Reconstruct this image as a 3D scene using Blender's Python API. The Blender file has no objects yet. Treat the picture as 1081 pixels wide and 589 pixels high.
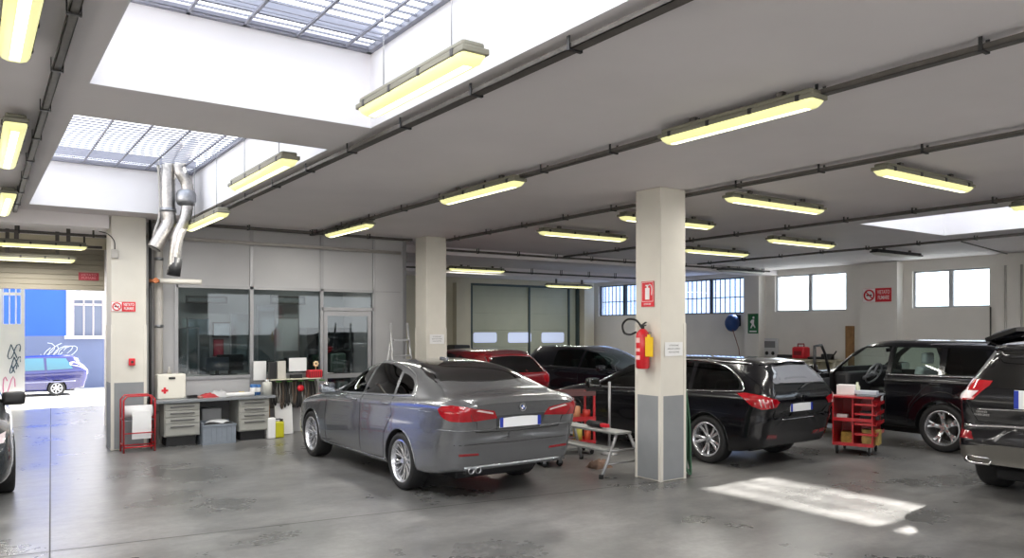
import bpy, bmesh, math, random
import numpy as np
from mathutils import Vector, Matrix
from mathutils.bvhtree import BVHTree
random.seed(7)
PI = math.pi
SC = bpy.context.scene
COL = SC.collection

# ---------------------------------------------------------------- camera
CAMH, FPX, YAW, HORY, CXP = 1.9, 821.0, math.radians(35.0), 346.0, 540.5
FW = (math.sin(YAW), math.cos(YAW)); RT = (math.cos(YAW), -math.sin(YAW))
cd = bpy.data.cameras.new('camera'); cam = bpy.data.objects.new('camera', cd); COL.objects.link(cam)
cam.location = (0, 0, CAMH); cam.rotation_euler = (PI/2, 0, -YAW)
cd.sensor_width = 36; cd.lens = 36*FPX/1081; cd.shift_y = (HORY-294.5)/1081
cd.clip_start = .05; cd.clip_end = 400
SC.camera = cam

def _ray(u, v):
    a = (u-CXP)/FPX
    return FW[0]+a*RT[0], FW[1]+a*RT[1], (HORY-v)/FPX
def PZ(u, v, z=0.0):
    x, y, b = _ray(u, v); t = (z-CAMH)/b; return Vector((x*t, y*t, z))
def PY(u, v, Y):
    x, y, b = _ray(u, v); t = Y/y; return Vector((x*t, Y, CAMH+b*t))
def PX(u, v, X):
    x, y, b = _ray(u, v); t = X/x; return Vector((X, y*t, CAMH+b*t))

# ---------------------------------------------------------------- materials
def lin(c):
    return tuple((v/12.92 if v <= .04045 else ((v+.055)/1.055)**2.4) for v in [q/255 for q in c])
MATS = {}
def mat(name, rgb, rough=.5, metal=0., coat=0., emit=None, es=0., noise=0., nscale=8., bump=0., spec=.5, alpha=None):
    if name in MATS: return MATS[name]
    m = bpy.data.materials.new(name); m.use_nodes = True
    nt = m.node_tree; b = nt.nodes['Principled BSDF']
    c = (*lin(rgb), 1)
    b.inputs['Base Color'].default_value = c
    b.inputs['Roughness'].default_value = rough; b.inputs['Metallic'].default_value = metal
    b.inputs['Coat Weight'].default_value = coat; b.inputs['Coat Roughness'].default_value = .04
    b.inputs['Specular IOR Level'].default_value = spec
    if emit: b.inputs['Emission Color'].default_value = (*lin(emit), 1); b.inputs['Emission Strength'].default_value = es
    tc = nt.nodes.new('ShaderNodeTexCoord')
    nz = nt.nodes.new('ShaderNodeTexNoise'); nz.inputs['Scale'].default_value = nscale; nz.inputs['Detail'].default_value = 5
    nt.links.new(tc.outputs['Object'], nz.inputs['Vector'])
    if noise:
        mx = nt.nodes.new('ShaderNodeMixRGB'); mx.blend_type = 'MULTIPLY'; mx.inputs[0].default_value = 1
        mx.inputs[1].default_value = c
        rp = nt.nodes.new('ShaderNodeValToRGB')
        rp.color_ramp.elements[0].position = .3; rp.color_ramp.elements[1].position = .7
        rp.color_ramp.elements[0].color = (1-noise,)*3+(1,); rp.color_ramp.elements[1].color = (1,)*4
        nt.links.new(nz.outputs['Fac'], rp.inputs[0]); nt.links.new(rp.outputs[0], mx.inputs[2]); nt.links.new(mx.outputs[0], b.inputs['Base Color'])
    if bump:
        bp = nt.nodes.new('ShaderNodeBump'); bp.inputs['Strength'].default_value = bump; bp.inputs['Distance'].default_value = .01
        nt.links.new(nz.outputs['Fac'], bp.inputs['Height']); nt.links.new(bp.outputs[0], b.inputs['Normal'])
    MATS[name] = m; return m

def glass(name, tint, refl=1.0, rough=.02):
    if name in MATS: return MATS[name]
    m = bpy.data.materials.new(name); m.use_nodes = True; nt = m.node_tree
    for n in list(nt.nodes): nt.nodes.remove(n)
    out = nt.nodes.new('ShaderNodeOutputMaterial'); mix = nt.nodes.new('ShaderNodeMixShader')
    tr = nt.nodes.new('ShaderNodeBsdfTransparent'); tr.inputs[0].default_value = (*lin(tint), 1)
    gl = nt.nodes.new('ShaderNodeBsdfGlossy'); gl.inputs['Roughness'].default_value = rough; gl.inputs[0].default_value = (refl,)*3+(1,)
    fr = nt.nodes.new('ShaderNodeFresnel'); ge = nt.nodes.new('ShaderNodeNewGeometry'); ma = nt.nodes.new('ShaderNodeMath'); ma.operation = 'MULTIPLY_ADD'
    ma.inputs[1].default_value = 1/1.5-1.5; ma.inputs[2].default_value = 1.5; nt.links.new(ge.outputs['Backfacing'], ma.inputs[0]); nt.links.new(ma.outputs[0], fr.inputs[0])
    nt.links.new(fr.outputs[0], mix.inputs[0]); nt.links.new(tr.outputs[0], mix.inputs[1]); nt.links.new(gl.outputs[0], mix.inputs[2])
    nt.links.new(mix.outputs[0], out.inputs[0])
    MATS[name] = m; return m

def concrete_floor():
    m = bpy.data.materials.new('concrete_floor'); m.use_nodes = True; nt = m.node_tree; b = nt.nodes['Principled BSDF']; L = nt.links.new
    tc = nt.nodes.new('ShaderNodeTexCoord')
    mp = nt.nodes.new('ShaderNodeMapping'); mp.inputs['Scale'].default_value = (1, 1, 1); L(tc.outputs['Object'], mp.inputs[0])
    def nz(sc, det, ro, stretch=None):
        n = nt.nodes.new('ShaderNodeTexNoise'); n.inputs['Scale'].default_value = sc; n.inputs['Detail'].default_value = det; n.inputs['Roughness'].default_value = ro
        if stretch:
            m2 = nt.nodes.new('ShaderNodeMapping'); m2.inputs['Scale'].default_value = stretch; m2.inputs['Rotation'].default_value = (0, 0, .5); L(tc.outputs['Object'], m2.inputs[0]); L(m2.outputs[0], n.inputs['Vector'])
        else: L(mp.outputs[0], n.inputs['Vector'])
        return n
    def ramp(n, p0, c0, p1, c1):
        r = nt.nodes.new('ShaderNodeValToRGB'); e = r.color_ramp.elements; e[0].position = p0; e[0].color = (*c0, 1); e[1].position = p1; e[1].color = (*c1, 1); L(n.outputs['Fac'], r.inputs[0]); return r
    n1 = nz(.7, 6, .6); n2 = nz(2.6, 8, .65, (1, 2.2, 1)); n3 = nz(14, 6, .7)
    r1 = ramp(n1, .34, lin((92, 92, 91)), .68, lin((138, 137, 136)))
    r2 = ramp(n2, .34, (.70, .70, .70), .62, (1, 1, 1)); r3 = ramp(n3, .34, (.76, .76, .76), .64, (1, 1, 1))
    mx = nt.nodes.new('ShaderNodeMixRGB'); mx.blend_type = 'MULTIPLY'; mx.inputs[0].default_value = .85; L(r1.outputs[0], mx.inputs[1]); L(r2.outputs[0], mx.inputs[2])
    mx2 = nt.nodes.new('ShaderNodeMixRGB'); mx2.blend_type = 'MULTIPLY'; mx2.inputs[0].default_value = .9; L(mx.outputs[0], mx2.inputs[1]); L(r3.outputs[0], mx2.inputs[2])
    L(mx2.outputs[0], b.inputs['Base Color'])
    mr = nt.nodes.new('ShaderNodeMapRange'); mr.inputs[1].default_value = .3; mr.inputs[2].default_value = .7; mr.inputs[3].default_value = .24; mr.inputs[4].default_value = .36
    L(n1.outputs['Fac'], mr.inputs[0]); L(mr.outputs[0], b.inputs['Roughness'])
    b.inputs['Specular IOR Level'].default_value = .55
    return m

def plaster(name, rgb, mottled=.12, scale=1.2):
    return mat(name, rgb, rough=.75, noise=mottled, nscale=scale, bump=.05)

# ---------------------------------------------------------------- mesh builder
class MB:
    def __init__(s): s.bm = bmesh.new(); s.mi = 0
    def _fin(s, verts):
        fs = set()
        for v in verts:
            for f in v.link_faces: fs.add(f)
        for f in fs: f.material_index = s.mi
    def box(s, x0, x1, y0, y1, z0, z1, bev=0, rot=None, about=None):
        r = bmesh.ops.create_cube(s.bm, size=1)
        vs = r['verts']
        bmesh.ops.scale(s.bm, vec=(abs(x1-x0), abs(y1-y0), abs(z1-z0)), verts=vs)
        c = Vector(((x0+x1)/2, (y0+y1)/2, (z0+z1)/2))
        bmesh.ops.translate(s.bm, vec=c, verts=vs)
        if rot is not None:
            a = Vector(about) if about is not None else c
            bmesh.ops.rotate(s.bm, cent=a, matrix=rot, verts=vs)
        if bev:
            es = list({e for v in vs for e in v.link_edges})
            rr = bmesh.ops.bevel(s.bm, geom=es, offset=bev, segments=2, affect='EDGES', profile=.6)
            for f in rr['faces']: f.material_index = s.mi; f.smooth = True
            vs = rr['verts']
        s._fin(vs); return s
    def tube(s, pts, r, seg=10, closed=False, caps=True):
        pts = [Vector(p) for p in pts]; n = len(pts)
        rs = r if isinstance(r, (list, tuple)) else [r]*n
        rings = []; up = None
        for i, p in enumerate(pts):
            a = pts[(i-1) % n] if (closed or i > 0) else p
            b = pts[(i+1) % n] if (closed or i < n-1) else p
            t = (b-a)
            if t.length < 1e-9: t = Vector((0, 0, 1))
            t.normalize()
            if up is None:
                up = Vector((0, 0, 1)) if abs(t.z) < .9 else Vector((1, 0, 0))
            sd = t.cross(up)
            if sd.length < 1e-6: sd = t.cross(Vector((0, 1, .3)))
            sd.normalize(); up = sd.cross(t).normalized()
            rings.append([s.bm.verts.new(p+(sd*math.cos(q)+up*math.sin(q))*rs[i]) for q in [2*PI*k/seg for k in range(seg)]])
        m = n if closed else n-1
        for i in range(m):
            A, B = rings[i], rings[(i+1) % n]
            for k in range(seg):
                f = s.bm.faces.new((A[k], A[(k+1) % seg], B[(k+1) % seg], B[k])); f.material_index = s.mi; f.smooth = True
        if caps and not closed:
            for R in (rings[0][::-1], rings[-1]):
                f = s.bm.faces.new(R); f.material_index = s.mi
        return s
    def cyl(s, a, b, r, seg=16, r2=None): return s.tube([a, b], [r, r if r2 is None else r2], seg)
    def lathe(s, prof, axis='z', c=(0, 0, 0), seg=32, smooth=True):
        c = Vector(c); rings = []
        for (r, h) in prof:
            R = []
            for k in range(seg):
                q = 2*PI*k/seg; a, b = r*math.cos(q), r*math.sin(q)
                v = {'z': (a, b, h), 'x': (h, a, b), 'y': (b, h, a)}[axis]
                R.append(s.bm.verts.new(c+Vector(v)))
            rings.append(R)
        for i in range(len(rings)-1):
            A, B = rings[i], rings[i+1]
            for k in range(seg):
                f = s.bm.faces.new((A[k], A[(k+1) % seg], B[(k+1) % seg], B[k])); f.material_index = s.mi; f.smooth = smooth
        return s
    def quad(s, *ps):
        f = s.bm.faces.new([s.bm.verts.new(Vector(p)) for p in ps]); f.material_index = s.mi; return s
    def prism(s, pts, vec, smooth=False):
        """closed solid: polygon pts swept by vec"""
        vec = Vector(vec); A = [s.bm.verts.new(Vector(p)) for p in pts]; B = [s.bm.verts.new(Vector(p)+vec) for p in pts]
        f = s.bm.faces.new(A[::-1]); f.material_index = s.mi
        f = s.bm.faces.new(B); f.material_index = s.mi
        n = len(A)
        for i in range(n):
            f = s.bm.faces.new((A[i], A[(i+1) % n], B[(i+1) % n], B[i])); f.material_index = s.mi; f.smooth = smooth
        return s
    def sphere(s, c, r, sc=(1, 1, 1), seg=16):
        rr = bmesh.ops.create_uvsphere(s.bm, u_segments=seg, v_segments=max(6, seg//2), radius=r)
        bmesh.ops.scale(s.bm, vec=sc, verts=rr['verts']); bmesh.ops.translate(s.bm, vec=Vector(c), verts=rr['verts'])
        s._fin(rr['verts'])
        for v in rr['verts']:
            for f in v.link_faces: f.smooth = True
        return s
    def build(s, name, m, parent=None, sharp=None):
        bmesh.ops.recalc_face_normals(s.bm, faces=s.bm.faces)
        me = bpy.data.meshes.new(name); s.bm.to_mesh(me); s.bm.free()
        for q in (m if isinstance(m, (list, tuple)) else [m]): me.materials.append(q)
        if sharp: me.set_sharp_from_angle(angle=math.radians(sharp))
        o = bpy.data.objects.new(name, me); COL.objects.link(o)
        if parent: o.parent = parent
        return o

def tag(o, label=None, cat=None, group=None, kind=None):
    if label: o['label'] = label
    if cat: o['category'] = cat
    if group: o['group'] = group
    if kind: o['kind'] = kind
    return o
def thing(name, label, cat, loc=(0, 0, 0), rz=0, group=None):
    o = bpy.data.objects.new(name, None); COL.objects.link(o); o.location = loc; o.rotation_euler = (0, 0, rz); o.empty_display_size = .2
    return tag(o, label, cat, group)
def one(mb, name, m, label, cat, group=None, loc=None, rz=0):
    o = mb.build(name, m); tag(o, label, cat, group)
    if loc is not None: o.location = loc; o.rotation_euler = (0, 0, rz)
    return o
def struct(mb, name, m):
    return tag(mb.build(name, m), kind='structure')
def copy_tree(o, parent=None):
    c = o.copy(); COL.objects.link(c)
    if parent: c.parent = parent
    for ch in list(o.children): copy_tree(ch, c)
    return c
def smooth_pts(P, n=4, closed=True):
    out = []; N = len(P)
    for i in range(N if closed else N-1):
        g = (lambda k: P[k % N]) if closed else (lambda k: P[max(0, min(N-1, k))])
        p0, p1, p2, p3 = [np.array(g(i+k), float) for k in (-1, 0, 1, 2)]
        for k in range(n):
            t = k/n
            out.append(tuple(.5*((2*p1)+(-p0+p2)*t+(2*p0-5*p1+4*p2-p3)*t*t+(-p0+3*p1-3*p2+p3)*t**3)))
    if not closed: out.append(tuple(P[-1]))
    return out
def text_mesh(name, txt, size, m, parent, loc, rot, align='CENTER', depth=.001, sx=1.0, bold=0.0):
    cu = bpy.data.curves.new(name, 'FONT'); cu.body = txt; cu.size = size; cu.align_x = align; cu.align_y = 'CENTER'; cu.extrude = depth; cu.offset = bold
    t = bpy.data.objects.new(name, cu); COL.objects.link(t)
    dg = bpy.context.evaluated_depsgraph_get()
    me = bpy.data.meshes.new_from_object(t.evaluated_get(dg)); me.name = name; me.materials.clear(); me.materials.append(m)
    bpy.data.objects.remove(t)
    o = bpy.data.objects.new(name, me); COL.objects.link(o); o.parent = parent; o.location = loc; o.rotation_euler = rot; o.scale = (sx, 1, 1)
    return o

# shared materials
M = dict(
    ceil=plaster('ceiling_paint', (240, 235, 236), .08, .8),
    wall=plaster('wall_paint', (228, 224, 218), .10, 1.0),
    wallwarm=plaster('wall_paint_warm', (214, 208, 186), .12, 1.0),
    white=plaster('white_paint', (238, 236, 238), .03, 1.0),
    colpaint=plaster('pillar_paint', (216, 212, 202), .08, 2.5),
    greyband=plaster('grey_skirting_paint', (138, 141, 144), .12, 3.0),
    panel=mat('grey_panel', (172, 172, 174), rough=.45, noise=.05, nscale=2),
    alu=mat('aluminium', (160, 160, 162), rough=.4, metal=.6),
    galv=mat('galvanised_steel', (150, 152, 156), rough=.32, metal=.9, noise=.25, nscale=20),
    duct=mat('foil_duct', (185, 182, 178), rough=.3, metal=.9, noise=.3, nscale=30, bump=.4),
    steelgrid=mat('painted_grid', (128, 130, 142), rough=.5, metal=.2),
    dark=mat('dark_plastic', (30, 30, 32), rough=.45),
    black=mat('black_rubber', (18, 18, 19), rough=.75),
    tray=mat('cable_tray_metal', (96, 92, 88), rough=.55, metal=.3, noise=.3, nscale=12),
    cable=mat('black_cable', (28, 26, 26), rough=.5),
    pipe=mat('grey_pipe', (176, 172, 166), rough=.5, noise=.15, nscale=6),
    red=mat('red_paint', (178, 28, 36), rough=.35, coat=.3, noise=.12, nscale=9),
    redsign=mat('red_sign', (204, 32, 46), rough=.45),
    signwhite=mat('sign_white', (240, 236, 236), rough=.5),
    paper=mat('white_paper', (232, 232, 232), rough=.8, noise=.05, nscale=6),
    yellow=mat('yellow_plastic', (232, 190, 30), rough=.4),
    green=mat('green_hose', (60, 98, 74), rough=.5),
    blue=mat('blue_plastic', (28, 62, 120), rough=.4),
    deskgrey=mat('desk_grey', (156, 156, 150), rough=.5, noise=.06, nscale=4),
    crate=mat('grey_crate', (128, 136, 146), rough=.6, noise=.12, nscale=12),
    chrome=mat('chrome', (225, 225, 228), rough=.08, metal=1.0),
    rimsilver=mat('rim_silver', (205, 206, 210), rough=.22, metal=.75, coat=.4),
    tyre=mat('tyre_rubber', (24, 24, 25), rough=.7, noise=.2, nscale=40, bump=.2),
    wood=mat('worn_wood', (150, 112, 70), rough=.6, noise=.3, nscale=10),
    seat=mat('seat_fabric', (38, 37, 38), rough=.8),
    plastic_wrap=mat('seat_wrap', (200, 204, 210), rough=.25, noise=.25, nscale=14, bump=.6),
)
# ---------------------------------------------------------------- light & sky
w = bpy.data.worlds.new('sky'); SC.world = w; w.use_nodes = True
nt = w.node_tree; bg = nt.nodes['Background']
tc = nt.nodes.new('ShaderNodeTexCoord'); sep = nt.nodes.new('ShaderNodeSeparateXYZ'); rp = nt.nodes.new('ShaderNodeValToRGB')
rp.color_ramp.elements[0].position = .0; rp.color_ramp.elements[0].color = (.95, .97, 1, 1)
rp.color_ramp.elements[1].position = .8; rp.color_ramp.elements[1].color = (.80, .88, 1, 1)
nt.links.new(tc.outputs['Generated'], sep.inputs[0]); nt.links.new(sep.outputs[2], rp.inputs[0]); nt.links.new(rp.outputs[0], bg.inputs[0])
bg.inputs[1].default_value = 3.8
sd = bpy.data.lights.new('sun', 'SUN'); sd.energy = 36; sd.angle = .02; sd.color = (1, .96, .9)
so = bpy.data.objects.new('sun', sd); COL.objects.link(so); so.location = (12, 6, 12)
so.rotation_euler = Vector((-1.41, -.18, -1)).to_track_quat('-Z', 'Y').to_euler()
vs = SC.view_settings; vs.view_transform = 'Standard'; vs.look = 'None'; vs.gamma = 1; vs.use_curve_mapping = False; vs.exposure = 0.0
SC.cycles.use_denoising = True; SC.cycles.denoiser = 'OPENIMAGEDENOISE'; SC.cycles.denoising_input_passes = 'RGB_ALBEDO_NORMAL'; SC.cycles.denoising_prefilter = 'ACCURATE'; SC.cycles.max_bounces = 10; SC.cycles.diffuse_bounces = 6; SC.cycles.glossy_bounces = 4
SC.cycles.transparent_max_bounces = 12; SC.cycles.caustics_reflective = False; SC.cycles.caustics_refractive = False
SC.cycles.sample_clamp_indirect = 4; SC.cycles.use_adaptive_sampling = False; SC.cycles.blur_glossy = 1.0
# ================================================================ ROOM SHELL
CZ = 3.64; YB = 23.0; XR = 20.0; XL = -4.0; YF = -5.0; YO = 13.95; YL = 17.2
# skylight openings (x0,x1,y0,y1), well height
SKY = [(.70, 2.89, 1.2, 6.27), (.70, 2.89, 7.24, 12.85), (12.25, 15.1, 1.6, 7.35)]
mfloor = concrete_floor(); mb = MB(); mb.box(XL, XR+.3, YF, YL, -.2, 0); mb.box(7.13, XR+.3, YL, YB, -.2, 0); struct(mb, 'floor', mfloor)
mb = MB(); mb.box(XL-8, 7.13, YL, 21.4, -.2, 0); struct(mb, 'floor_apron', mfloor)
mb = MB(); mb.box(XL-4, 7.13, YL, 21.4, CZ, CZ+.28); mb.box(3.1, 3.3, YL, 21.4, 0, CZ); mb.box(XL-4.2, XL-4, YL, 21.4, 0, CZ+.28); struct(mb, 'trim_shade_canopy', M['wallwarm'])  # unseen canopy and side walls, added to keep the apron in shade
def ceil_mesh():
    mb = MB()
    xs = sorted({XL, 7.13, XR+.3, *[q for s in SKY for q in s[:2]]}); ys = sorted({YF, YL, YB+.2, *[q for s in SKY for q in s[2:]]})
    for i in range(len(xs)-1):
        for j in range(len(ys)-1):
            cx, cy = (xs[i]+xs[i+1])/2, (ys[j]+ys[j+1])/2
            if any(s[0] < cx < s[1] and s[2] < cy < s[3] for s in SKY): continue
            if cx < 7.13 and cy > YL: continue
            mb.box(xs[i], xs[i+1], ys[j], ys[j+1], CZ, CZ+.28)
    return mb
struct(ceil_mesh(), 'ceiling', M['ceil'])
for n, (x0, x1, y0, y1) in enumerate(SKY):
    mb = MB(); t = .12; H = CZ+(.72 if n < 2 else 1.15); q = .012
    mb.box(x0-t, x0+q, y0-t, y1+t, CZ+.0006, H); mb.box(x1-q, x1+t, y0-t, y1+t, CZ+.0006, H)
    mb.box(x0+q, x1-q, y0-t, y0+q, CZ+.0006, H); mb.box(x0+q, x1-q, y1-q, y1+t, CZ+.0006, H)
    struct(mb, 'trim_%d' % (n+1), M['white'])
    # security grid and rafters of the skylight
    fr = thing('skylight_grid', ['steel security grid over the nearer left skylight', 'steel security grid over the far left skylight where the ducts pass', 'steel security grid over the right hand skylight'][n], 'grid', ((x0+x1)/2, (y0+y1)/2, H))
    mb = MB(); X0, X1, Y0, Y1 = -(x1-x0)/2, (x1-x0)/2, -(y1-y0)/2, (y1-y0)/2; g = -.03
    for q in (X0+.03, X1-.03): mb.box(q-.03, q+.03, Y0, Y1, g-.05, g)
    for q in (Y0+.03, Y1-.03): mb.box(X0, X1, q-.03, q+.03, g-.05, g)
    mb.build('frame', M['steelgrid'], fr)
    mb = MB(); k = Y0+.25
    while k < Y1: mb.box(X0, X1, k-.007, k+.007, g-.034, g-.018); k += .125
    k = X0+.25
    while k < X1-.05: mb.box(k-.012, k+.012, Y0, Y1, g-.05, g-.03); k += .42
    mb.build('bars', M['steelgrid'], fr)
    for k in (Y0+.12, 0, Y1-.22): mb = MB(); mb.box(X0, X1, k, k+.09, .0, .10); mb.build('rafter', M['steelgrid'], fr)

# walls
def wall_with_holes(name, axis, pos, t, a0, a1, z0, z1, holes, m):
    """axis 'x': wall lies in plane x=pos, runs along y"""
    mb = MB(); A = sorted({a0, a1, *[q for h in holes for q in h[:2]]}); Z = sorted({z0, z1, *[q for h in holes for q in h[2:]]})
    for i in range(len(A)-1):
        for j in range(len(Z)-1):
            ca, cz = (A[i]+A[i+1])/2, (Z[j]+Z[j+1])/2
            if any(h[0] < ca < h[1] and h[2] < cz < h[3] for h in holes): continue
            if axis == 'x': mb.box(pos, pos+t, A[i], A[i+1], Z[j], Z[j+1])
            else: mb.box(A[i], A[i+1], pos, pos+t, Z[j], Z[j+1])
    bmesh.ops.remove_doubles(mb.bm, verts=mb.bm.verts, dist=1e-5)
    return struct(mb, name, m)
W1 = (PX(785, 300, XR).y, PX(632, 300, XR).y, PX(720, 332, XR).z, PX(720, 296.5, XR).z)
W2 = (PX(893, 300, XR).y, PX(818, 300, XR).y, PX(855, 328.5, XR).z, PX(855, 289, XR).z)
W3 = (PX(1045, 300, XR).y, PX(963, 300, XR).y, PX(1005, 324.5, XR).z, PX(1005, 284, XR).z)
W4 = (.2, 2.4, W3[2], W3[3])
wall_with_holes('wall_right', 'x', XR, .3, YF, YB, 0, CZ, [W1, W2, W3, W4], M['wall'])
DB = (PY(497, 300, YB).x, PY(611, 300, YB).x)
DL = (-3.2, 2.27)
wall_with_holes('wall_back', 'y', YB, .25, 7.13, XR+.3, 0, CZ, [(DB[0], DB[1], 0, 3.47)], M['wallwarm'])
wall_with_holes('wall_back_left', 'y', YL-.2, .2, XL, 7.05, 0, CZ, [(DL[0], DL[1], 0, 3.42)], M['wallwarm'])
wall_with_holes('wall_left', 'x', XL-.25, .25, YF, YL, 0, CZ, [(-3, 3, 1.0, 3.2)], M['wall'])
wall_with_holes('wall_front', 'y', YF-.25, .25, XL, XR+.3, 0, CZ, [(-3, 5, 0, 3.3), (8, 16, 1.6, 3.3)], M['wall'])  # unseen wall; openings added behind the camera to let daylight in

# right wall windows
def win(n, W, npane, barred):
    y0, y1, z0, z1 = W; x = XR+.10
    r = bpy.data.objects.new('window_%d' % n, None); COL.objects.link(r); r['kind'] = 'structure'; r.location = (x, (y0+y1)/2, z0)
    Y = (y1-y0)/2; Z = z1-z0; mf = M['winframe_dark'] if barred else M['winframe']
    mb = MB(); f = .04
    mb.box(-.03, .03, -Y, Y, 0, f); mb.box(-.03, .03, -Y, Y, Z-f, Z); mb.box(-.03, .03, -Y, -Y+f, f, Z-f); mb.box(-.03, .03, Y-f, Y, f, Z-f)
    for k in range(1, npane):
        q = -Y+2*Y*k/npane; mb.box(-.035, .035, q-.05, q+.05, f, Z-f)
    mb.build('window_frame', mf, r)
    if barred:
        mb = MB(); q = -Y+.1
        while q < Y: mb.box(.10, .125, q-.012, q+.012, 0, Z); q += .2
        mb.box(.10, .125, -Y, Y, Z*.45, Z*.45+.03)
        mb.build('window_bars', mf, r)
    mb = MB(); mb.box(.0, .008, -Y+f, Y-f, f, Z-f); mb.build('window_pane', glass('blue_glass', (198, 212, 236)) if barred else glass('clear_glass', (240, 246, 250)), r)
M['winframe'] = mat('window_frame_grey', (170, 172, 176), rough=.5)
M['winframe_dark'] = mat('window_frame_dark', (62, 72, 84), rough=.5)
win(1, W1, 5, True); win(2, W2, 2, False); win(3, W3, 2, False); win(4, W4, 2, False)

# sectional door in the back wall
r = bpy.data.objects.new('door_1', None); COL.objects.link(r); r['kind'] = 'structure'; r.location = ((DB[0]+DB[1])/2, YB+.08, 0)
hw = (DB[1]-DB[0])/2; mdoor = mat('door_panel', (178, 182, 160), rough=.5, noise=.08, nscale=2)
mb = MB(); z = 0
while z < 3.4:
    zt = min(z+.60, 3.46)
    mb.box(-hw, hw, 0, .05, z+.008, zt, bev=.008); mb.box(-hw, hw, .01, .05, z-.01, z+.02); z += .60
mb.build('door_panel', mdoor, r)
mb = MB(); mg = mat('door_rail', (70, 84, 84), rough=.5, metal=.4)
for q in (-hw+.06, .12, hw-.45): mb.box(q-.035, q+.035, -.05, 0, 0, 3.46)
mb.box(hw-.10, hw+.0, -.12, 0, 0, 3.46); mb.box(-hw, hw, -.10, -.02, 3.38, 3.46)
mb.build('door_rail', mg, r)
mwin = mat('door_window', (205, 216, 240), rough=.2, emit=(205, 216, 245), es=.5)
for a, b in ((500.4, 525), (537, 561.5), (572.5, 596)):
    p, q = PY(a, 351, YB+.03), PY(b, 361.5, YB+.03)
    x0, x1, z0, z1 = p.x-r.location.x, q.x-r.location.x, q.z, p.z; rr = .08
    pts = [(x0+rr*(1-math.cos(t)) if i < 1 else 0, 0) for i, t in enumerate([0])]
    pts = []
    for cx, cz, s in ((x1-rr, z1-rr, 0), (x0+rr, z1-rr, 1), (x0+rr, z0+rr, 2), (x1-rr, z0+rr, 3)):
        for k in range(6):
            t = PI/2*(s+k/5); pts.append((cx+rr*math.cos(t), -.012, cz+rr*math.sin(t)))
    mb = MB(); mb.prism(pts, (0, .02, 0)); mb.build('door_window', mwin, r)

# roller shutter over the left opening (door_2)
r = bpy.data.objects.new('door_2', None); COL.objects.link(r); r['kind'] = 'structure'; r.location = (0, YL-.24, 0)
zb = PY(60, 306, YL-.2).z
mb = MB(); z = zb
while z < 3.4: mb.box(DL[0]+.02, DL[1]-.02, .07, .11, z, min(z+.1, 3.42), bev=.01); z += .1
mb.build('shutter', mat('shutter_paint', (128, 122, 108), rough=.6), r)
mb = MB(); mb.box(DL[0], DL[0]+.08, -.02, .06, 0, 3.42); mb.box(DL[1]-.08, DL[1], -.02, .06, 0, 3.42); mb.build('door_rail', M['white'], r)

# down-stand beam along the middle of the hall and over the passage
mb = MB(); mb.box(7.5, XR, 14.6, 15.2, CZ-.16, CZ); mb.box(7.5, XR, 18.6, 19.0, CZ-.22, CZ)
mb.box(XL, 1.8, 13.45, 13.85, CZ-.2, CZ)
struct(mb, 'trim_4', M['ceil'])
# pilasters on the right wall
mb = MB()
for u0, u1 in ((786, 801), (908, 947), (1052, 1081)):
    mb.box(XR-.32, XR, PX(u1, 300, XR-.32).y, PX(u0, 300, XR-.32).y, 0, CZ-.02)
struct(mb, 'trim_5', M['wall'])
mb = MB(); mb.box(PY(611, 300, YB).x+.03, PY(628, 300, YB).x-.3, YB-.3, YB, 0, CZ-.02); mb.box(PY(478, 300, YB).x, PY(487, 300, YB).x, YB-.25, YB, 0, CZ-.2)
struct(mb, 'trim_6', M['wallwarm'])
mb = MB(); mb.box(XR-.32, XR, .0, YB, PX(900, 277, XR-.3).z, PX(900, 277, XR-.3).z+.22); struct(mb, 'trim_7', M['wall'])
# floor joints
mb = MB()
p, q = PZ(53.3, 470), PZ(52.2, 640); d = (p-q).normalized(); p2 = q+d*18; q2 = q-d*3
def strip(mb, a, b, w, z):
    d = (b-a).normalized(); n = Vector((-d.y, d.x, 0))*w
    a, b = a.copy(), b.copy(); a.z = b.z = z; mb.quad(a-n, b-n, b+n, a+n)
mj = mat('joint_sealant', (58, 56, 54), rough=.7)
strip(mb, p2, q2, .006, .0015)
a, b = PZ(0, 588.2), PZ(220, 563); d = (b-a).normalized(); strip(mb, a-d*3, b+d*6, .006, .0015)
a, b = PZ(0, 588.2), PZ(220, 563); off = Vector((d.y, -d.x, 0))*-7.0
struct(mb, 'trim_8', mj)

# ================================================================ OFFICE (glazed partition)
XO0, XO1 = 2.36, 7.05
gz = lambda v, u: PY(u, v, YO).z
zt1, zs1 = PY(264, 304, YO).z, PY(264, 396.5, YO).z
ux = lambda u: PY(u, 300, YO).x
x0, x1, x2, x3, x4 = ux(186), ux(265.5), ux(339.5), ux(394.5), ux(427)
zd = PY(370, 327, YO).z
wall_with_holes('wall_office', 'y', YO, .06, XO0, XO1, 0, CZ, [(x0, x1, zs1, zt1), (x1, x2, zs1, zt1), (x2, x3, 0, zt1)], M['panel'])
mb = MB()   # panel posts
for q in (x0, x1, x2, x3, x4): mb.box(q-.03, q+.03, YO-.02, YO+.08, 0, CZ-.02)
mb.box(x0, x3, YO-.02, YO+.08, zt1-.025, zt1+.025); mb.box(x0, x2, YO-.03, YO+.09, zs1-.03, zs1+.02); mb.box(x3, XO1, YO-.01, YO, zt1-.01, zt1+.01)
mb.box(x2, x3, YO-.02, YO+.08, zd-.02, zd+.04)
struct(mb, 'trim_9', M['alu'])
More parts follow.
